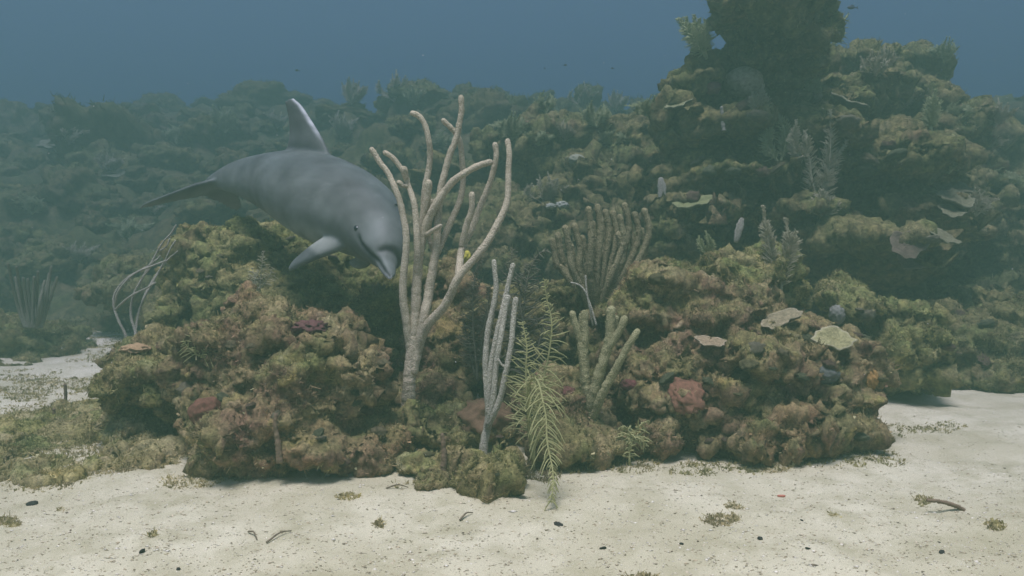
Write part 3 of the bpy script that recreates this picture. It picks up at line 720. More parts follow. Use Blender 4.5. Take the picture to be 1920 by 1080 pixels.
for px, py, h, wdt, ml, lab in ((1535, 415, 210, 46, M_PLB, 'tallest feathery plume on the front face of the pinnacle'), (1575, 330, 90, 40, M_PLG, 'short feathery plume right of the tallest pinnacle plume'),
        (1462, 310, 100, 36, M_PLG, 'grey green plume left of the tallest pinnacle plume'), (1500, 305, 80, 28, M_PLB, 'slim plume just left of the tallest pinnacle plume'), (1425, 225, 66, 26, M_PLB, 'pale feathery plume under the round brain coral on the pinnacle'),
        (1410, 275, 60, 26, M_PLG, 'dim plume on the pinnacle below the pale feathery one'), (1518, 185, 60, 28, M_PLG, 'dim feathery plume under the right side of the overhang'), (1545, 415, 60, 40, M_PLB, 'lowest feathery plume on the front face of the pinnacle'),
        (1325, 480, 45, 18, M_PLG, 'small plume on the left shoulder of the green mound'), (1745, 250, 80, 30, M_PLG, 'hazy plume on the right shoulder of the pinnacle'), (710, 555, 30, 14, M_PLB, 'small pale plume right of the dolphin flipper')):
    d = on_rock(px, py) + .02; e = np.random.default_rng(px).uniform(-1, 1, 6) * h * .13
    plume('sea_plume', lab, [[(px, py), (px + e[0], py - h * .5), (px + e[1], py - h)], [(px, py), (px + e[2] - wdt * .4, py - h * .45), (px + e[3] - wdt * .5, py - h * .8)], [(px, py), (px - e[2] + wdt * .4, py - h * .4), (px + e[4] + wdt * .55, py - h * .72)]],
          ml, d, wdt * .5, gap=h * .022, prad=.8, droop=.15, rise=.8, rows=8, seed=px, around=1.2)
plume('sea_plume', 'fluffy plume bush on the left side of the pinnacle top', [[(1325, 110), (1310 + a, 75, b2), (1296 + 2.6 * a, 28 + abs(a) * .9, b2)] for a, b2 in ((-9, 0), (-4, .1), (2, -.1), (7, .1), (11, 0), (-7, -.15))], M_PLG, 7.2, 20, gap=3.2, prad=.9, rows=8, seed=30, droop=.1, around=1.2)
plume('sea_plume', 'wispy plume on the right edge of the overhanging head', [[(1555, 75), (1572, 50), (1588, 25)], [(1556, 85), (1575, 75), (1585, 62)]], M_PLG, 7.1, 16, gap=5, prad=.8, rows=3, seed=31)

# far feathery bushes: four prototypes copied along the crest
def bush(seed, label, group):
    lr = np.random.default_rng(seed); st = []
    for q in range(12):
        a = lr.uniform(-1, 1); st.append([(960, 480, 0), (960 + 40 * a, 448 - lr.uniform(0, 10), lr.uniform(-.2, .2)), (960 + 62 * a, 432 - lr.uniform(0, 42) * (1.2 - abs(a)), lr.uniform(-.3, .3))])
    return plume('sea_plume', label, st, (M_PLG, M_PLB, M_PLB, M_PLG)[seed % 4], 6.0, 17, gap=3.6, prad=1.0, rows=6, seed=seed, droop=.1, rise=.9, around=1.2)
lb_b = 'hazy feathery plume bush growing on the distant reef'; gr_b = 'plume bushes on the distant reef'
BP = [bush(q, lb_b, gr_b) for q in range(4)]
used = [False] * 4; lr = np.random.default_rng(91)
bspots = [(1025, 190), (1090, 180), (1155, 190), (1215, 195), (1120, 215), (1660, 105), (1640, 120), (1770, 95), (1800, 200), (1865, 215), (1860, 260), (880, 120), (910, 130), (740, 170), (660, 175), (780, 175), (840, 260), (1020, 360), (860, 330), (930, 300), (1150, 250), (1060, 240), (130, 250), (420, 230), (330, 250), (520, 220), (1830, 380), (1780, 300), (1880, 330), (640, 240), (200, 300), (60, 380), (240, 430), (150, 470), (290, 380), (960, 240), (1010, 250), (1695, 180)]
for q, (px, py) in enumerate(bspots):
    try: p, n = hit(px, py + 18)
    except Exception: continue
    d = float((p - CAM) @ FW)
    if not 5 < d < 25: continue
    k = q % 4; o = BP[k] if not used[k] else copy_tree(BP[k]); used[k] = True
    o.location = p - np.array([0, 0, .03]); s_ = d / 9 * lr.uniform(.5, .9); o.scale = (s_, s_, s_ * lr.uniform(.8, 1.3)); o.rotation_euler.z = lr.uniform(-.7, .7)
    tag(o, lb_b, 'sea plume', gr_b)

# ------------------------------------------------------------------ plate corals, brain corals, sponges
def frame_from(n, yaw=0):
    n = n / np.linalg.norm(n); a = np.cross([0, 1, 0], n); a /= np.linalg.norm(a); b2 = np.cross(n, a)
    c_, s_ = math.cos(yaw), math.sin(yaw); return np.stack([a * c_ + b2 * s_, -a * s_ + b2 * c_, n], 1)
def plate(label, px, py, rpx, nrm=(0, -.45, 1), col=(.30, .27, .13), rim=(.55, .5, .36), asp=.75, yaw=0., seed=0, pull=.0):
    p, n = hit(px, py); d = (p - CAM) @ FW; r = rpx * d / FPX; lr = np.random.default_rng(seed + 500)
    nr, na = 14, 44; th = np.arange(na) * 2 * math.pi / na; ph = lr.uniform(0, 6.28, 5)
    out = 1 + .10 * np.sin(2 * th + ph[0]) + .08 * np.sin(3 * th + ph[1]) + .06 * np.sin(5 * th + ph[2]) + .05 * np.sin(9 * th + ph[3]) + .03 * np.sin(14 * th + ph[4])
    rr = np.linspace(.03, 1, nr)[:, None]
    X = r * rr * out * np.cos(th); Y = r * asp * rr * out * np.sin(th)
    Z = r * (.16 * rr ** 2 - .10 * rr ** 4 + .05 * rr * np.sin(3 * th + ph[2]) + .016 * np.sin(rr * 34 + .6 * np.sin(3 * th + ph[0])) + .012 * lr.normal(size=(nr, na)) + .03 * rr ** 2 * np.sin(7 * th + ph[1]))
    top = np.stack([X, Y, Z], -1).reshape(-1, 3); bot = top * [.95, .95, 1] - [0, 0, r * .11] - np.stack([0 * rr * th, 0 * rr * th, (.25 * r * (1 - rr) * np.ones_like(th))], -1).reshape(-1, 3)
    i, j = np.meshgrid(np.arange(nr - 1), np.arange(na), indexing='ij'); j2 = (j + 1) % na
    Q = np.stack([i * na + j, (i + 1) * na + j, (i + 1) * na + j2, i * na + j2], -1).reshape(-1, 4); m_ = nr * na
    k = np.arange(na); k2 = (k + 1) % na; e = (nr - 1) * na
    S_ = np.stack([e + k, e + m_ + k, e + m_ + k2, e + k2], -1)
    V = np.vstack([top, bot, top[:na].mean(0), bot[:na].mean(0)])
    T_ = np.vstack([np.stack([k, k2, np.full(na, 2 * m_)], 1), np.stack([m_ + k2, m_ + k, np.full(na, 2 * m_ + 1)], 1)])
    tcol = np.array(col) * (.75 + .5 * lr.random((m_, 1))); ed = sstep(.86, 1, np.repeat(rr.ravel(), na))[:, None]
    tcol = tcol * (1 - ed) + np.array(rim) * ed
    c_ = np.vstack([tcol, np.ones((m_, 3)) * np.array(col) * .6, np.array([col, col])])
    Rm = frame_from(np.array(nrm, float), yaw); V = V @ Rm.T
    p = p + np.array([0, -1, .1]) * r * pull
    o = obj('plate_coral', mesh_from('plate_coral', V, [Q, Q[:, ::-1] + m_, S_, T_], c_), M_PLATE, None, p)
    return tag(o, label, 'plate coral')
plate('yellow plate coral with a pale wavy rim on the rusty mound', 1553, 634, 44, (.25, -.75, 1), (.31, .285, .14), (.44, .40, .26), .62, .3, 1, .55)
plate('tan plate coral ledge above the yellow plate', 1462, 598, 40, (-.25, -.4, 1), (.26, .22, .13), (.36, .31, .2), .6, .2, 2, .15)
plate('uppermost plate coral of the stack on the right flank of the pinnacle', 1770, 352, 44, (.1, -.55, 1), (.17, .16, .09), (.22, .205, .125), .75, 0, 3, .3)
plate('middle plate coral of the stack on the right flank of the pinnacle', 1785, 374, 42, (.2, -.5, 1), (.17, .16, .09), (.22, .205, .125), .75, .5, 4, .4)
plate('lowest plate coral of the stack on the right flank of the pinnacle', 1778, 397, 32, (.1, -.5, 1), (.17, .16, .09), (.22, .205, .125), .7, .8, 5, .4)
plate('single plate coral below the plate stack on the pinnacle', 1763, 444, 28, (.35, -.7, 1), (.17, .16, .09), (.22, .205, .125), .75, 0, 6, .4)
plate('reddish brown hanging plate coral at the foot of the pinnacle', 1703, 458, 34, (0, -1.5, .8), (.13, .1, .068), (.17, .135, .09), .9, .3, 7, .0)
plate('second brown plate coral just under the reddish hanging one', 1708, 490, 34, (.1, -1, 1), (.19, .15, .095), (.25, .2, .13), .6, 0, 8, .2)
plate('dark rimmed plate coral jutting out below the pinnacle top', 1590, 192, 34, (.35, -.3, 1), (.2, .19, .1), (.4, .38, .24), .7, 0, 9, .3)
plate('pale plate coral on the far left slope', 100, 272, 28, (0, -.5, 1), (.17, .17, .1), (.22, .22, .14), .7, 0, 10, .2)
plate('small pale plate coral on the left slope nearer the fluke', 222, 327, 24, (0, -.5, 1), (.17, .17, .1), (.22, .22, .14), .7, 0, 11, .2)
plate('greenish plate coral on the left flank of the pinnacle', 1300, 380, 34, (-.2, -.4, 1), (.2, .21, .09), (.26, .26, .13), .7, 0, 12, .1)
plate('pale plate coral near the left foot of the pinnacle', 1270, 196, 26, (-.3, -.4, 1), (.22, .22, .11), (.3, .3, .18), .6, .2, 13, .1)
plate('thin tan shelf on the left face of the rusty mound', 1330, 640, 30, (.1, -.4, 1), (.3, .23, .14), (.42, .35, .24), .6, 0, 15, .3)

def dome(name, label, cat, px, py, rx, rz, col, n=None, lump=.06, freq=3., material=None, holes=(), sink=.25, seed=0, tilt=None, vary=.25, loc=None, fwd=-.35):
    p, nn = hit(px, py) if loc is None else (np.array(loc), np.array([0, 0, 1.0])); d = (p - CAM) @ FW; a, c_ = rx * d / FPX, rz * d / FPX
    iv, fi = ICO[4]; V = iv * np.array([a, a, c_])
    V = V * (1 + lump * fbm(iv * freq + seed * 3.7, 3))[:, None]
    c = np.array(col) * (1 + vary * fbm(iv * 7 + seed, 4))[:, None]
    for hx, hz_, hr in holes:                                     # openings of a sponge
        ddir = np.array([hx, -math.sqrt(max(0, 1 - hx * hx - hz_ * hz_)), hz_]); q = np.linalg.norm(iv - ddir, axis=1)
        V = V * (1 - .35 * np.exp(-(q / hr) ** 4))[:, None]; c = c * (1 - .8 * np.exp(-(q / hr) ** 4))[:, None]
    if tilt is not None: V = V @ frame_from(np.array(tilt, float)).T
    o = obj(name, mesh_from(name, V, fi, c), material or M_SPONGE, None, p - np.array([0, 0, c_ * sink]) - np.array([0, a * fwd, 0]))
    return tag(o, label, cat)
dome('brain_coral', 'round tan brain coral on a ledge under the pinnacle top', 'brain coral', 1392, 158, 36, 27, (.44, .39, .25), lump=.07, seed=1, sink=-.1, fwd=.25, vary=.4)
dome('brain_coral', 'small pale round coral head on the reef bank left of the pinnacle', 'brain coral', 1080, 297, 19, 11, (.3, .3, .2), seed=2, sink=.2, lump=.15)
dome('brain_coral', 'tiny whitish coral dome just above the brown sea rod bush', 'brain coral', 1054, 383, 13, 8, (.36, .37, .29), seed=3, sink=.3, lump=.25)
dome('brain_coral', 'tiny whitish coral dome left of its twin above the bush', 'brain coral', 1032, 385, 9, 6, (.34, .35, .27), seed=4, sink=.3, lump=.25)
dome('mound_sponge', 'smooth reddish brown mound sponge behind the pale sea rod', 'sponge', 905, 782, 62, 36, (.17, .105, .06), lump=.22, freq=2.6, seed=5, sink=.25, vary=.5)
dome('disc_sponge', 'round brick red sponge on the left flank of the maroon mound', 'sponge', 383, 775, 30, 34, (.15, .07, .045), vary=.5, lump=.18, freq=2, seed=6, tilt=(-.1, -.7, .4), sink=.1)
dome('encrusting_sponge', 'orange red sponge with two dark holes on the rusty mound', 'sponge', 1290, 740, 36, 13, (.2, .10, .062), vary=.6, lump=.28, freq=2.6, seed=7, holes=((-.3, .5, .1), (.6, .1, .08)), sink=.3, tilt=(.1, -.6, .5))
dome('encrusting_sponge', 'small crimson sponge beside the yellow fingers', 'sponge', 1180, 722, 16, 11, (.15, .055, .05), seed=8, sink=.1, lump=.2)
dome('encrusting_sponge', 'crimson crust on top of the left maroon mound', 'sponge', 575, 610, 34, 13, (.13, .06, .055), seed=9, sink=.5, lump=.4, freq=4)
dome('encrusting_sponge', 'ochre sponge patch on the right flank of the rusty mound', 'sponge', 1632, 712, 16, 22, (.34, .2, .07), seed=10, sink=0, lump=.2)
dome('encrusting_sponge', 'bluish grey sponge on the right flank of the rusty mound', 'sponge', 1552, 700, 24, 20, (.11, .115, .1), seed=11, sink=.1, lump=.2)
dome('encrusting_sponge', 'pale lilac sponge knob above the yellow plate coral', 'sponge', 1572, 590, 15, 18, (.22, .215, .18), seed=12, sink=0, lump=.15)
dome('encrusting_sponge', 'dusky red sponge beneath the brain coral on the pinnacle', 'sponge', 1335, 160, 18, 12, (.22, .09, .09), seed=13, lump=.2)
dome('encrusting_sponge', 'deep red sponge low in the middle beside the dark rubble', 'sponge', 1062, 735, 20, 12, (.13, .055, .045), seed=14, lump=.2)
dome('encrusting_sponge', 'yellow sponge tuft between the branches of the tall sea rod', 'sponge', 874, 480, 9, 12, (.5, .45, .08), seed=15, lump=.3, freq=5, loc=P(874, 480, 4.95))
dome('encrusting_sponge', 'pale orange crust on the left flat mound', 'sponge', 250, 655, 26, 10, (.36, .24, .13), seed=16, sink=.1, lump=.2)

def stick(name, label, pts, r0, r1, d, material, cat, bump=.12):
    w3 = np.array([P(p[0], p[1], d) for p in pts]); cu, L = spline(w3, max(8, int(40))); s = np.linspace(0, 1, len(cu))
    V, F = tube(cu - w3[0], (r0 + (r1 - r0) * s) * d / FPX * (1 + .18 * gn(np.stack([s * 9, s * 0 + r0, s * 0 + d], 1))), 8, bump, int(pts[0][0]))
    return tag(obj(name, mesh_from(name, V, F, np.tile([.2, .14, .09], (len(V), 1)) * (1 if material is M_DEBRIS else 1)), material, None, w3[0]), label, cat)
stick('finger_sponge', 'thin brown finger sponge on the front of the maroon mound', [(525, 868), (521, 830), (516, 800), (517, 778)], 7, 4, on_rock(522, 850, -.01), M_DEBRIS, 'sponge')
stick('finger_sponge', 'short pale finger sponge low on the front of the maroon mound', [(612, 902), (616, 885), (620, 866)], 5, 4, on_rock(615, 890, -.02), M_THIN, 'sponge')
stick('finger_sponge', 'tiny brown finger sponge on the algae mat near the left sand patch', [(121, 762), (123, 745), (122, 722)], 3.2, 3, 4.9, M_DEBRIS, 'sponge')
stick('finger_sponge', 'tiny forked brown finger sponge on the algae mat at left', [(104, 800), (102, 782), (101, 768)], 3, 2.6, 4.5, M_DEBRIS, 'sponge')
stick('finger_sponge', 'brown finger sponge standing on the foremost low rock', [(831, 885), (833, 850), (829, 815)], 7, 4, on_rock(832, 878, .0), M_DEBRIS, 'sponge')
stick('tube_sponge', 'dark brown tube sponge among the plumes of the pinnacle', [(1522, 305), (1523, 280), (1524, 256)], 8, 7, on_rock(1522, 300, -.05), M_DEBRIS, 'sponge')
stick('tube_sponge', 'thin pale tube sponge on the upper left of the pinnacle', [(1357, 245), (1355, 225), (1353, 202)], 4, 3, on_rock(1357, 240, -.03), M_THIN, 'sponge')
def blade_fan(label, pts, wpx, d, material):
    """flat upright lobe with its own thickness"""
    w3 = np.array([P(p[0], p[1], d) for p in pts]); cu, L = spline(w3, 14); s = np.linspace(0, 1, 14)
    V, F = tube(cu, np.full(14, wpx * d / FPX) * np.interp(s, [0, .3, .8, 1], [.5, 1, 1, .7]), 12, .08, 3)
    V = V - w3[0]; V[:, 1] *= .35
    return tag(obj('sea_fan', mesh_from('sea_fan', V, F), material, None, w3[0]), label, 'sea fan')
blade_fan('pale flat sea blade left of the pinnacle', [(1240, 385), (1241, 360), (1239, 338)], 8, on_rock(1240, 384), M_THIN)
blade_fan('pale grey leaning sea blade behind the green mound', [(1380, 455), (1384, 435), (1390, 413)], 7, 5.35, M_THIN)

# small knobbly coral colonies growing on the near mounds
def knob_mesh(seed):
    lr = np.random.default_rng(seed); iv, fi = ICO[3]; f1, _, _ = worley(iv * 2.6 + seed * 1.9)
    V = iv * (1 + .45 * (.5 - f1) + .22 * fbm(iv * 3.5 + seed, 4, .6))[:, None] * np.array([1, 1, .75])
    base = np.array([(.24, .2, .11), (.19, .17, .08), (.25, .22, .14), (.17, .115, .075), (.15, .16, .085)])[seed % 5]
    return mesh_from('boulder_coral', V, fi, base * (1.15 - .7 * f1[:, None]) * (1 + .3 * fbm(iv * 6 + seed, 3))[:, None])
KN = [knob_mesh(q) for q in range(10)]; lr = np.random.default_rng(15)
for (x0, x1, y0, y1, n_, smin, smax, lab) in ((330, 720, 600, 870, 16, 7, 17, 'small knobbly coral colony on the left maroon mound'), (1180, 1640, 520, 830, 22, 7, 20, 'small knobbly coral colony on the rusty right mound'), (360, 680, 420, 560, 8, 6, 13, 'small knobbly coral colony on the olive mound under the dolphin'),
        (1260, 1800, 180, 460, 24, 8, 20, 'knobbly coral colony on the face of the tall pinnacle'), (1580, 1900, 570, 720, 10, 8, 18, 'knobbly coral colony on the dim mounds at right'), (760, 1000, 760, 900, 7, 5, 10, 'small knobbly coral colony on the low middle rocks')):
    for q in range(n_):
        p, n = hit(lr.uniform(x0, x1), lr.uniform(y0, y1)); k = lr.uniform(smin, smax) * float((p - CAM) @ FW) / FPX
        if p[2] < .06 or (p - CAM) @ FW > 9: continue
        o = obj('boulder_coral', KN[lr.integers(10)], M_ROCK, None, p - n * k * .2); o.scale = (k * lr.uniform(.9, 1.4), k, k * lr.uniform(.5, .95)); o.rotation_euler = (lr.normal() * .3, lr.normal() * .3, lr.uniform(0, 6.28))
        tag(o, lab, 'coral', lab.replace('colony', 'colonies'))

# ------------------------------------------------------------------ the dolphin
def build_dolphin():
    L0 = 2.4
    st = np.array([  # fraction, half width, top, bottom, axis offset
        (.000, .012, .010, .012, -.012), (.008, .026, .018, .022, -.012), (.022, .036, .024, .030, -.012), (.045, .047, .031, .038, -.010), (.056, .058, .042, .044, -.006),
        (.066, .074, .074, .052, 0), (.082, .098, .108, .066, 0), (.105, .122, .136, .086, 0), (.14, .150, .165, .116, 0), (.19, .180, .192, .150, 0), (.26, .215, .22, .195, 0),
        (.34, .240, .238, .228, 0), (.43, .246, .245, .240, 0), (.52, .228, .238, .222, 0), (.61, .188, .215, .185, 0), (.70, .140, .182, .148, 0),
        (.79, .092, .145, .112, 0), (.87, .056, .105, .080, 0), (.94, .033, .060, .048, 0), (.985, .022, .028, .024, 0), (1.0, .012, .012, .012, 0)])
    f = np.linspace(0, 1, 110) ** 1.25
    ip = lambda k: np.interp(f, st[:, 0], st[:, k])
    sm = lambda a: np.convolve(np.pad(a, 1, mode='edge'), [.25, .5, .25], 'valid')
    wd, tp, bt, of = sm(ip(1)), sm(ip(2)), sm(ip(3)), sm(ip(4))
    ns = 40; th = np.arange(ns) * 2 * math.pi / ns
    cu, su = np.cos(th), np.sin(th)
    U = wd[:, None] * np.sign(cu) * np.abs(cu) ** .92
    Vv = np.where(su > 0, tp[:, None] * su, bt[:, None] * su) + of[:, None]
    A = np.repeat((f * L0)[:, None], ns, 1)
    body = np.stack([A, U, Vv], -1).reshape(-1, 3); n = len(f)
    i, j = np.meshgrid(np.arange(n - 1), np.arange(ns), indexing='ij'); j2 = (j + 1) % ns
    Q = np.stack([i * ns + j, i * ns + j2, (i + 1) * ns + j2, (i + 1) * ns + j], -1).reshape(-1, 4)
    body = np.vstack([body, [0, 0, of[0]], [L0, 0, 0]]); k = np.arange(ns); k2 = (k + 1) % ns
    tri = np.vstack([np.stack([k2, k, np.full(ns, n * ns)], 1), np.stack([(n - 1) * ns + k, (n - 1) * ns + k2, np.full(ns, n * ns + 1)], 1)])
    parts = [(body, np.vstack([Q[:, [0, 1, 2]], Q[:, [0, 2, 3]], tri]))]
    def fin(secs, nrm):
        """secs: (leading point, trailing point, thickness); lens shaped loft"""
        sec, _ = spline(np.array([np.concatenate([a, b, [t_]]) for a, b, t_ in secs]), 22)
        m = 16; c = (1 - np.cos(np.linspace(0, math.pi, m))) / 2; prof = np.sqrt(np.clip(c * (1 - c), 0, 1)) * (1.35 - .8 * c)
        V = []
        for s_ in sec:
            a, b, t_ = s_[:3], s_[3:6], s_[6]; line = a + (b - a) * c[:, None]; o_ = np.array(nrm) * (t_ * prof)[:, None]
            V.append(np.vstack([line + o_, (line - o_)[-2:0:-1]]))
        V = np.array(V); r = V.shape[1]; nn = len(sec)
        i, j = np.meshgrid(np.arange(nn - 1), np.arange(r), indexing='ij'); j2 = (j + 1) % r
        Q = np.stack([i * r + j, i * r + j2, (i + 1) * r + j2, (i + 1) * r + j], -1).reshape(-1, 4)
        VV = np.vstack([V.reshape(-1, 3), V[0].mean(0), V[-1].mean(0)]); k = np.arange(r); k2 = (k + 1) % r
        tr = np.vstack([np.stack([k2, k, np.full(r, nn * r)], 1), np.stack([(nn - 1) * r + k, (nn - 1) * r + k2, np.full(r, nn * r + 1)], 1)])
        parts.append((VV, np.vstack([Q[:, [0, 1, 2]], Q[:, [0, 2, 3]], tr])))
    # dorsal fin, falcate
    fin([((.98, 0, .17), (1.52, 0, .15), .075), ((1.06, 0, .25), (1.47, 0, .23), .06), ((1.16, 0, .34), (1.45, 0, .30), .05), ((1.26, 0, .42), (1.46, 0, .375), .04), ((1.345, 0, .48), (1.49, 0, .445), .032), ((1.43, 0, .515), (1.52, 0, .495), .022)], (0, 1, 0))
    # flippers
    for sg in (1, -1):
        fv = 1.0 if sg > 0 else .62                                       # the far flipper is held closer to the body
        fin([((a0, sg * u0, v0 * fv), (a1, sg * u1, v1 * fv), t0) for a0, u0, v0, a1, u1, v1, t0 in ((.42, .07, -.13, .61, .09, -.11, .07), (.48, .12, -.26, .65, .135, -.225, .05), (.56, .14, -.335, .70, .15, -.29, .04), (.65, .15, -.385, .76, .16, -.345, .03), (.74, .155, -.41, .80, .16, -.39, .018))], (.1, .9, .35 * sg))
        tl = lambda a_, u_: (a_, sg * u_, -.30 * (a_ - 2.2) - .05 * u_)
        fin([(tl(2.14, -.01), tl(2.42, -.01), .05), (tl(2.20, .07), tl(2.45, .06), .045), (tl(2.31, .18), tl(2.50, .17), .034), (tl(2.42, .28), tl(2.56, .27), .024), (tl(2.52, .36), tl(2.60, .355), .014)], (.35, .1, .92))
    V, F = remesh(*join(parts), .0095)
    # relax
    E = np.vstack([F[:, [0, 1]], F[:, [1, 2]], F[:, [2, 3]], F[:, [3, 0]]])
    deg = np.bincount(E.ravel(), minlength=len(V)).astype(float)
    for it in range(7):
        S_ = np.zeros_like(V)
        for c in range(3): S_[:, c] = np.bincount(E[:, 0], V[E[:, 1], c], len(V)) + np.bincount(E[:, 1], V[E[:, 0], c], len(V))
        lam = .5 if it % 2 == 0 else -.47
        V = V + lam * (S_ / deg[:, None] - V)
    a, u, v = V[:, 0].copy(), V[:, 1].copy(), V[:, 2].copy(); N = vnormals(V, F)
    # mouth: a line from the beak tip to below the eye
    ml = np.interp(a, [0, .05, .12, .18, .25, .30], [-.018, -.016, -.018, -.032, -.036, -.020])
    dm = np.abs(v - ml); on = (a < .305) & (np.abs(u) > .008)
    groove = np.where(on, np.exp(-(dm / .012) ** 2), 0) * sstep(.31, .27, a)
    crease = np.exp(-((a - .148) / .012) ** 2) * sstep(-.01, .03, v) * (a < .2)
    V = V - N * (.010 * groove + .012 * crease)[:, None]
    # skin: grey back, paler flank and belly, pale jaw tip
    g = .5 + .5 * fbm(V * [1.5, 4, 4] + 3, 3)
    back, flank, belly = np.array([.105, .118, .125]), np.array([.18, .19, .19]), np.array([.33, .34, .33])
    hh = v / .24 + .25 * (g - .5); tb = sstep(.75, -.1, hh)[:, None]; tl = sstep(-.45, -.9, hh)[:, None]
    col = back * (1 - tb) + flank * tb; col = col * (1 - tl) + belly * tl
    fl = np.maximum.reduce([sstep(-.235, -.27, v) * (a < 1.1), sstep(2.1, 2.25, a), sstep(.25, .30, v)])[:, None]
    col = col * (1 - fl) + np.array([.13, .14, .145]) * fl
    head = sstep(.42, .2, a)[:, None]; col = col * (1 - .45 * head) + np.array([.27, .29, .30]) * .45 * head
    g2 = fbm(V * [6, 9, 9] + 21, 4)[:, None]; col = col * (.80 + .36 * g[:, None]) * (1 + .34 * g2 + .25 * fbm(V * [2.2, 3, 3] + 5, 2)[:, None]) * np.array([.80, .82, .73])
    wv = V + .02 * gn(V * 3)[:, None]
    scr = (np.exp(-(gn(wv * [5, 26, 30] + 8) / .035) ** 2) * sstep(.05, .4, gn(V * 3.1 + 50)))[:, None] * .30; col = col * (1 + scr)   # rake marks
    jaw = (sstep(.05, .015, a) * sstep(.016, .004, v - ml))[:, None]; col = col * (1 - jaw) + np.array([.72, .72, .70]) * jaw
    jaw2 = (sstep(.2, .05, a) * sstep(-.004, -.02, v - ml))[:, None] * .4; col = col * (1 - jaw2) + np.array([.5, .5, .49]) * jaw2
    fe = (sstep(.30, .37, v) * sstep(.035, .008, a - np.interp(v, [.17, .25, .34, .42, .48, .515], [.98, 1.06, 1.16, 1.26, 1.345, 1.43])))[:, None]
    fe = fe * np.clip(.6 + 1.3 * gn(V * [0, 0, 34] + 5), .1, 1)[:, None] * (a < 1.55)[:, None]
    col = col * (1 - fe) + np.array([.6, .62, .62]) * fe                # scarred pale leading edge
    col = col * (1 - .85 * groove)[:, None] * (1 - .5 * crease)[:, None]
    # bend along the swimming curve
    sp = np.array([P(*q) for q in [(738, 517, 4.22), (722, 481, 4.40), (702, 441, 4.60), (668, 407, 4.82), (622, 381, 5.04), (568, 360, 5.3), (508, 346, 5.58), (450, 338, 5.85), (405, 340, 6.05), (382, 347, 6.15)]])
    cv, Ls = spline(sp, 400); k = Ls / L0
    T = -np.gradient(cv, axis=0); T /= np.linalg.norm(T, axis=1)[:, None]          # forward = towards the snout
    rt = np.cross(T, [0, 0, 1.0]); rt /= np.linalg.norm(rt, axis=1)[:, None]; upv = np.cross(rt, T)
    for c in (rt, upv, T):
        for _ in range(60): c[1:-1] = .25 * c[:-2] + .5 * c[1:-1] + .25 * c[2:]
    ro = math.radians(38) * sstep(.55, .12, np.linspace(0, 1, 400))[:, None]
    rt, upv = rt * np.cos(ro) + upv * np.sin(ro), upv * np.cos(ro) - rt * np.sin(ro)   # the head rolls towards its left
    def bend(Z):
        s = Z[:, 0] / L0 * 399; sc = np.clip(s, 0, 399)
        g_ = lambda M: np.stack([np.interp(sc, np.arange(400), M[:, c]) for c in range(3)], 1)
        return g_(cv) - g_(T) * ((s - sc) / 399 * L0 * k)[:, None] + (g_(rt) * Z[:, 1:2] + g_(upv) * Z[:, 2:3]) * k
    W = bend(V); base = W.mean(0)
    m, t, b = mat('dolphin_skin', .48, .35)
    at = nd(t, 'ShaderNodeAttribute', attribute_name='Col'); t.links.new(at.outputs['Color'], b.inputs['Base Color'])
    tc = nd(t, 'ShaderNodeTexCoord'); no = nd(t, 'ShaderNodeTexNoise', Scale=7.0, Detail=5.0); t.links.new(tc.outputs['Object'], no.inputs['Vector'])
    mr = nd(t, 'ShaderNodeMapRange'); mr.inputs[3].default_value = .5; mr.inputs[4].default_value = .75; t.links.new(no.outputs['Fac'], mr.inputs[0]); t.links.new(mr.outputs[0], b.inputs['Roughness'])
    root = empty('dolphin', base, 'grey dolphin diving head down behind the tall cream sea rod', 'dolphin')
    obj('body', mesh_from('body', W - base, F, col), m, root)
    em, et, eb = mat('dolphin_eye', .12, .6); eb.inputs['Base Color'].default_value = (.012, .012, .014, 1)
    bmm, _, bb = mat('blowhole_skin', .6, .3); bb.inputs['Base Color'].default_value = (.055, .06, .065, 1)
    iv, fi = ICO[3]
    for sg in (1, -1):
        z = iv * np.array([.022, .013, .015]) + np.array([.335, sg * .139, -.010]); obj('eye', mesh_from('eye', bend(z) - base, fi), em, root)
    an = np.linspace(-1, 1, 15); arc = np.stack([.43 - .022 * an ** 2, .035 * an, np.full(15, .189) - .004 * an ** 2], 1)
    Vt, Ft = tube(bend(arc) - base, np.full(15, .0035), 6); obj('blowhole', mesh_from('blowhole', Vt, Ft), bmm, root)
build_dolphin()

# ------------------------------------------------------------------ small fish in the water
fm, t, b = mat('fish_skin', .5, .3); b.inputs['Base Color'].default_value = (.05, .06, .08, 1)
def fish(label, px, py, d, Lpx, yaw, group=None):
    Lm = Lpx * d / FPX; base = P(px, py, d); root = empty('reef_fish', base, label, 'fish', group); root.rotation_euler.z = yaw
    s = np.linspace(0, 1, 14); w_ = np.interp(s, [0, .1, .35, .6, .85, 1], [.02, .12, .2, .17, .07, .045]) * Lm
    V, F = tube(np.stack([(s - .5) * Lm, s * 0, s * 0], 1), w_, 10); V[:, 1] *= .45; obj('body', mesh_from('body', V, F), fm, root)
    for nm, poly in (('tail_fin', [(.46, .03), (.72, .2), (.64, 0), (.72, -.2), (.46, -.03)]), ('dorsal_fin', [(-.2, .17), (.0, .30), (.25, .22), (.3, .12)])):
        p_ = np.array(poly) * Lm; n_ = len(p_); V = np.vstack([np.c_[p_[:, 0], np.full(n_, .008 * Lm), p_[:, 1]], np.c_[p_[:, 0], np.full(n_, -.008 * Lm), p_[:, 1]]])
        me = bpy.data.meshes.new(nm); me.from_pydata(V.tolist(), [], [list(range(n_)), list(range(2 * n_ - 1, n_ - 1, -1))] + [[i, i + n_, (i + 1) % n_ + n_, (i + 1) % n_] for i in range(n_)]); obj(nm, me, fm, root)
fish('dark slender fish beside the top of the overhanging head', 1597, 14, 7.4, 18, .1)
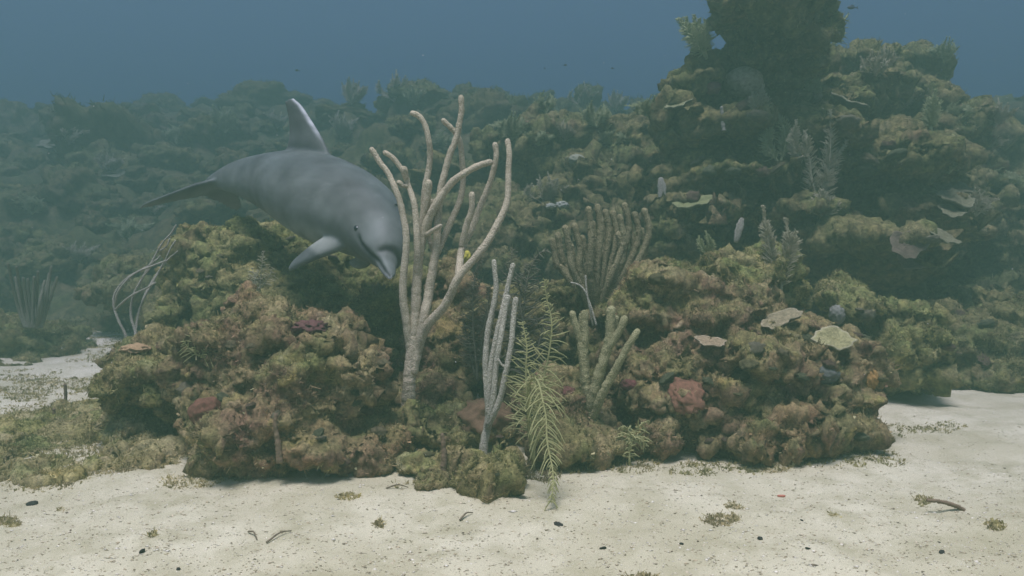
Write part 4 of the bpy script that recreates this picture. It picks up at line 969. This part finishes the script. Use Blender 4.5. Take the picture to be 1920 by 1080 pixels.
fish('tiny dark fish above the reef crest left of the pinnacle, rightmost', 1148, 128, 9.0, 7, .5)
fish('tiny dark fish above the reef crest left of the pinnacle, highest', 1060, 122, 9.0, 8, 2.6)
fish('tiny dark fish above the reef crest left of the pinnacle, leftmost', 1021, 128, 9.0, 6, 1.0)
fish('faint fish in open water above the dorsal fin', 557, 132, 13.0, 10, .9)
fish('small reddish dark fish at the right shoulder of the pinnacle', 1765, 133, 8.0, 12, 1.2)

# ------------------------------------------------------------------ algae and debris on the sand
def ground_hit(px, py):
    p = G(px, py, 0.0)
    for _ in range(3): p = G(px, py, gz(p[0], p[1]))
    return p
def mat_patch(name, label, pts, n, seed, style='mixed', tl=1.0, kind='stuff', cat=None, bulge=.0, group=None):
    """low growth of algae blades on the sand; pts: pixel ellipses (x, y, rx, ry, weight)"""
    lr = np.random.default_rng(seed); wts = np.array([q[2] * q[3] * q[4] for q in pts]); wts = wts / wts.sum(); pos = []
    for q, w_ in zip(pts, wts):
        m_ = int(n * w_); r = np.sqrt(lr.random(m_ * 2)) ; th = lr.uniform(0, 6.28, m_ * 2)
        X = q[0] + q[2] * r * np.cos(th); Y = q[1] + q[3] * r * np.sin(th)
        gp = np.array([G(a, b2) for a, b2 in zip(X, Y)])
        kp = fbm(gp * [3.2, 3.2, 0] + seed, 4) + .35 - .75 * r ** 2 > lr.normal(size=len(r)) * .12
        pos.append(gp[kp][:m_])
    p = np.vstack(pos); p[:, 2] = ground_h(p[:, 0], p[:, 1]) + bulge * np.clip(fbm(p * [4, 4, 0] + 2, 3) + .4, 0, 2)
    nn = np.tile([0, 0, 1.0], (len(p), 1)); col = colour_field(p, nn * .2, style, seed) * .65 + np.array([.19, .165, .095])
    base = p.mean(0)
    v, f, c = blades(p - base, nn, col, lr, tl * .018 * np.exp(.35 * lr.normal(size=len(p))), .0024, 4, spread=1.1, up=.05, leaf=.2)
    o = obj(name, mesh_from(name, v, f, c, False), M_TUFT, None, base)
    return tag(o, label, cat, group, kind)
rock('algae_hummock', [(90, 835, 4.15, 80, 18, .25), (215, 800, 4.45, 90, 14, .25), (30, 850, 4.0, 50, 16, .2)], .014, 'low purple brown hummock of algae at left before the flat mound', cat='algae', style='mixed', seed=60, tuft=1.6, sat=5, amp=.6)
rock('algae_hummock', [(110, 885, 3.75, 110, 12, .18), (40, 800, 4.4, 70, 14, .25), (160, 770, 4.75, 80, 12, .25)], .014, 'thin pale olive hummock of algae in the left corner of the apron', cat='algae', style='apron', seed=63, tuft=1.6, sat=5, amp=.6)
rock('algae_hummock', [(335, 845, 4.05, 95, 26, .25), (420, 865, 3.85, 60, 20, .2), (260, 870, 3.85, 60, 10, .18), (270, 790, 4.3, 95, 22, .25)], .014, 'broad olive hummock of algae under the left end of the maroon mound', cat='algae', style='apron', seed=61, tuft=1.6, sat=5, amp=.6)
rock('coral_rock', [(243, 668, 5.1, 48, 26, .22)], .018, 'small hazy rock carrying the thin grey sea whip', style='dim', seed=62, tuft=.6)
mat_patch('algae_mat', 'thin olive algae spread over the sand on the left', [(180, 850, 260, 60, 1), (60, 800, 120, 60, 1), (360, 890, 130, 25, .8), (60, 890, 90, 25, .6)], 9000, 70, 'apron', .7)
mat_patch('algae_mat', 'thin algae spread over the sand around the middle rocks', [(880, 905, 150, 26, 1), (1120, 860, 120, 20, 1), (740, 870, 50, 30, .7), (1000, 870, 60, 30, .8)], 3500, 71, 'mixed')
mat_patch('algae_mat', 'thin algae film on the sand around the rusty mound', [(1400, 870, 280, 22, .6), (1620, 850, 80, 25, .6), (1730, 795, 90, 14, .9)], 1800, 72, 'green', .8)
mat_patch('algae_mat', 'thin algae film on the far sand patch at left', [(70, 720, 140, 34, 1), (210, 650, 100, 45, 1)], 4500, 73, 'apron', .9)
for q, (px, py, rx, ry, lab) in enumerate([(1350, 966, 42, 13, 'olive algae tuft on the open sand below the rusty mound'), (1566, 957, 16, 7, 'small olive algae tuft right of the larger sand tuft'), (1872, 986, 26, 10, 'pale brown algae tuft near the right edge of the sand'),
        (115, 943, 20, 9, 'brown algae tuft near the left edge of the sand'), (16, 968, 22, 12, 'brown algae tuft cut by the left edge'), (284, 1002, 14, 7, 'small dark algae tuft on the left foreground sand'), (318, 1033, 14, 8, 'small yellowish algae tuft low on the left sand'),
        (648, 930, 24, 7, 'thin algae tuft on the sand just below the maroon mound'), (712, 975, 10, 6, 'tiny brown algae tuft on the sand in the middle'), (1730, 930, 18, 12, 'brown algae tuft at the head of the sand twig'), (1375, 942, 26, 7, 'flat algae tuft above the olive sand tuft'),
        (1200, 1068, 40, 8, 'flat brown algae tuft at the bottom edge'), (1455, 868, 40, 8, 'sparse tuft of algae right under the rusty mound')]):
    mat_patch('algae_tuft', lab, [(px, py, rx, ry, 1)], 60 + int(rx * ry * .45), 80 + q, 'apron', .7, None, 'algae')

dv, df = ICO[2]
def pebble_mesh(seed, col):
    v = dv * np.array([1, .7, .34]) * (1 + .3 * fbm(dv * 1.5 + seed * 5.1, 2)[:, None]); return mesh_from('pebble', v, df, np.tile(col, (len(v), 1)))
DARK = [pebble_mesh(q, (.035, .033, .03)) for q in range(4)]; PALE = [pebble_mesh(q + 9, (.6, .56, .47)) for q in range(3)]; BRN = [pebble_mesh(q + 20, (.2, .15, .1)) for q in range(3)]
lr = np.random.default_rng(3)
def pebble(name, label, px, py, spx, me, group=None):
    p = ground_hit(px, py); o = obj(name, me, M_DEBRIS, None, p + [0, 0, .15 * spx * p[1] / FPX]); k = spx * p[1] / FPX; o.scale = (k, k, k); o.rotation_euler = (lr.normal() * .3, lr.normal() * .3, lr.uniform(0, 6.28))
    return tag(o, label, 'pebble', group)
for q, (px, py, s_, lab) in enumerate([(267, 1035, 9, 'dark pebble in the lower left corner of the sand'), (1048, 985, 10, 'dark pebble alone on the sand below the yellow plume'), (335, 1068, 6, 'dark pebble at the bottom edge on the left'), (1131, 1029, 7, 'dark pebble low on the sand in the middle'),
        (1278, 1020, 6, 'dark pebble on the sand right of the middle'), (1766, 1036, 8, 'dark pebble in the lower right corner of the sand'), (60, 946, 12, 'dark stone cluster piece at the left edge beside the brown tuft'), (1515, 1029, 6, 'dark pebble below the small olive tuft'),
        (107, 889, 5, 'dark pebble on the bare sand between the left hummocks'), (1425, 1010, 8, 'dark flat pebble below the rusty mound on open sand')]):
    pebble('pebble', lab, px, py, s_, DARK[q % 4])
pebble('shell_fragment', 'small pinkish red shell fragment on the sand right of centre', 1465, 931, 8, pebble_mesh(77, (.55, .2, .14)))
lab = 'tiny loose bit of dark rubble on the foreground sand'
for q in range(28):
    px, py = lr.uniform(10, 1910), 900 + 175 * lr.random() ** .7
    if px > 1250 and lr.random() < .5: py = lr.uniform(860, 1075)
    pebble('rubble_bit', lab, px, py, lr.uniform(1.6, 3.6), (DARK[:1] + BRN)[lr.integers(4)], 'dark rubble bits on the foreground sand')
stick('twig', 'brown algae covered twig lying on the sand at right', [(1738, 938), (1760, 940), (1785, 946), (1806, 955)], 3.5, 4, ground_hit(1770, 944)[1] / math.cos(PITCH) - .02, M_DEBRIS, 'twig')
for px, py, dx, dy, lab in ((500, 1020, 46, -22, 'thin twig on the left foreground sand'), (725, 918, 40, -2, 'thin twig on the sand beside the foremost low rock'), (862, 978, 24, -14, 'short thin twig on the middle sand'), (466, 1000, 16, 14, 'short thin twig joining the left foreground twig')):
    a, b2 = ground_hit(px, py), ground_hit(px + dx, py + dy); cu, _ = spline(np.array([a + [0, 0, .006], (a + b2) / 2 + [0, .01, .016], b2 + [0, 0, .006]]), 12)
    V, F = tube(cu - a, np.linspace(.004, .0022, 12), 6, .1, int(px)); tag(obj('twig', mesh_from('twig', V, F, np.tile([.19, .15, .1], (len(V), 1))), M_DEBRIS, None, a), lab, 'twig')
# loose coarse grains and shell grit
n = 24000; lr = np.random.default_rng(12)
d = 1657 / lr.uniform(330, 660, n); X = lr.uniform(-1, 1, n) * d * .68; Z = ground_h(X, d)
iv, fi = ICO[1]; iv = iv[:]; tet = np.array([[1, 0, -.4], [-.5, .87, -.4], [-.5, -.87, -.4], [0, 0, .7]]); tf = np.array([[0, 2, 1], [0, 1, 3], [1, 2, 3], [2, 0, 3]])
sz_ = .0022 * np.exp(.45 * lr.normal(size=n)); th = lr.uniform(0, 6.28, n); c_, s_ = np.cos(th)[:, None], np.sin(th)[:, None]
tv = np.stack([tet[None, :, 0] * c_ - tet[None, :, 1] * s_, tet[None, :, 0] * s_ + tet[None, :, 1] * c_, tet[None, :, 2] * lr.uniform(.4, 1, (n, 1))], -1) * sz_[:, None, None] * np.array([lr.uniform(1, 2.2, n), np.ones(n), np.ones(n)]).T[:, None]
V = (tv + np.stack([X, d, Z + .001], 1)[:, None]).reshape(-1, 3); F = (tf[None] + (np.arange(n) * 4)[:, None, None]).reshape(-1, 3)
gcol = np.array([(.78, .72, .6), (.5, .41, .27), (.2, .16, .11), (.35, .29, .19), (.62, .53, .38)])[lr.choice(5, n, p=[.28, .27, .07, .2, .18])]
tag(obj('shell_grit', mesh_from('shell_grit', V, F, np.repeat(gcol, 4, 0), False), M_DEBRIS), 'pale and dark shell grit scattered over the sand', kind='stuff')

# specks drifting in the water
n = 260; lr = np.random.default_rng(44); d = lr.uniform(1.2, 7, n); pp = np.array([P(a, b2, q) for a, b2, q in zip(lr.uniform(0, 1920, n), lr.uniform(0, 900, n), d)])
pp = pp[pp[:, 2] > .1]; n = len(pp)
V = (tet[None] * (.0011 * lr.uniform(.6, 1.6, (n, 1, 1))) + pp[:, None]).reshape(-1, 3); F = (tf[None] + (np.arange(n) * 4)[:, None, None]).reshape(-1, 3)
tag(obj('drifting_particles', mesh_from('drifting_particles', V, F, np.full((len(V), 3), .6), False), M_DEBRIS), 'pale specks drifting in the water', kind='stuff')

# ------------------------------------------------------------------ finish: algae turf and the water
grow_tufts()
bm = bmesh.new(); bmesh.ops.create_cube(bm, size=1); hz = bpy.data.meshes.new('haze'); bm.to_mesh(hz); bm.free()
hm = bpy.data.materials.new('sea_water'); hm.use_nodes = True; t = hm.node_tree; t.nodes.clear()
out = t.nodes.new('ShaderNodeOutputMaterial'); pv = t.nodes.new('ShaderNodeVolumePrincipled')
pv.inputs['Color'].default_value = WATER_COLOR; pv.inputs['Absorption Color'].default_value = WATER_ABSORB; pv.inputs['Density'].default_value = WATER_DENSITY; pv.inputs['Anisotropy'].default_value = WATER_G
t.links.new(pv.outputs[0], out.inputs['Volume'])
ho = obj('haze', hz, hm, None, (0, 60, 3.0)); ho.scale = (460, 320, 10)
tag(ho, 'blue green sea water filling the whole view', kind='stuff')
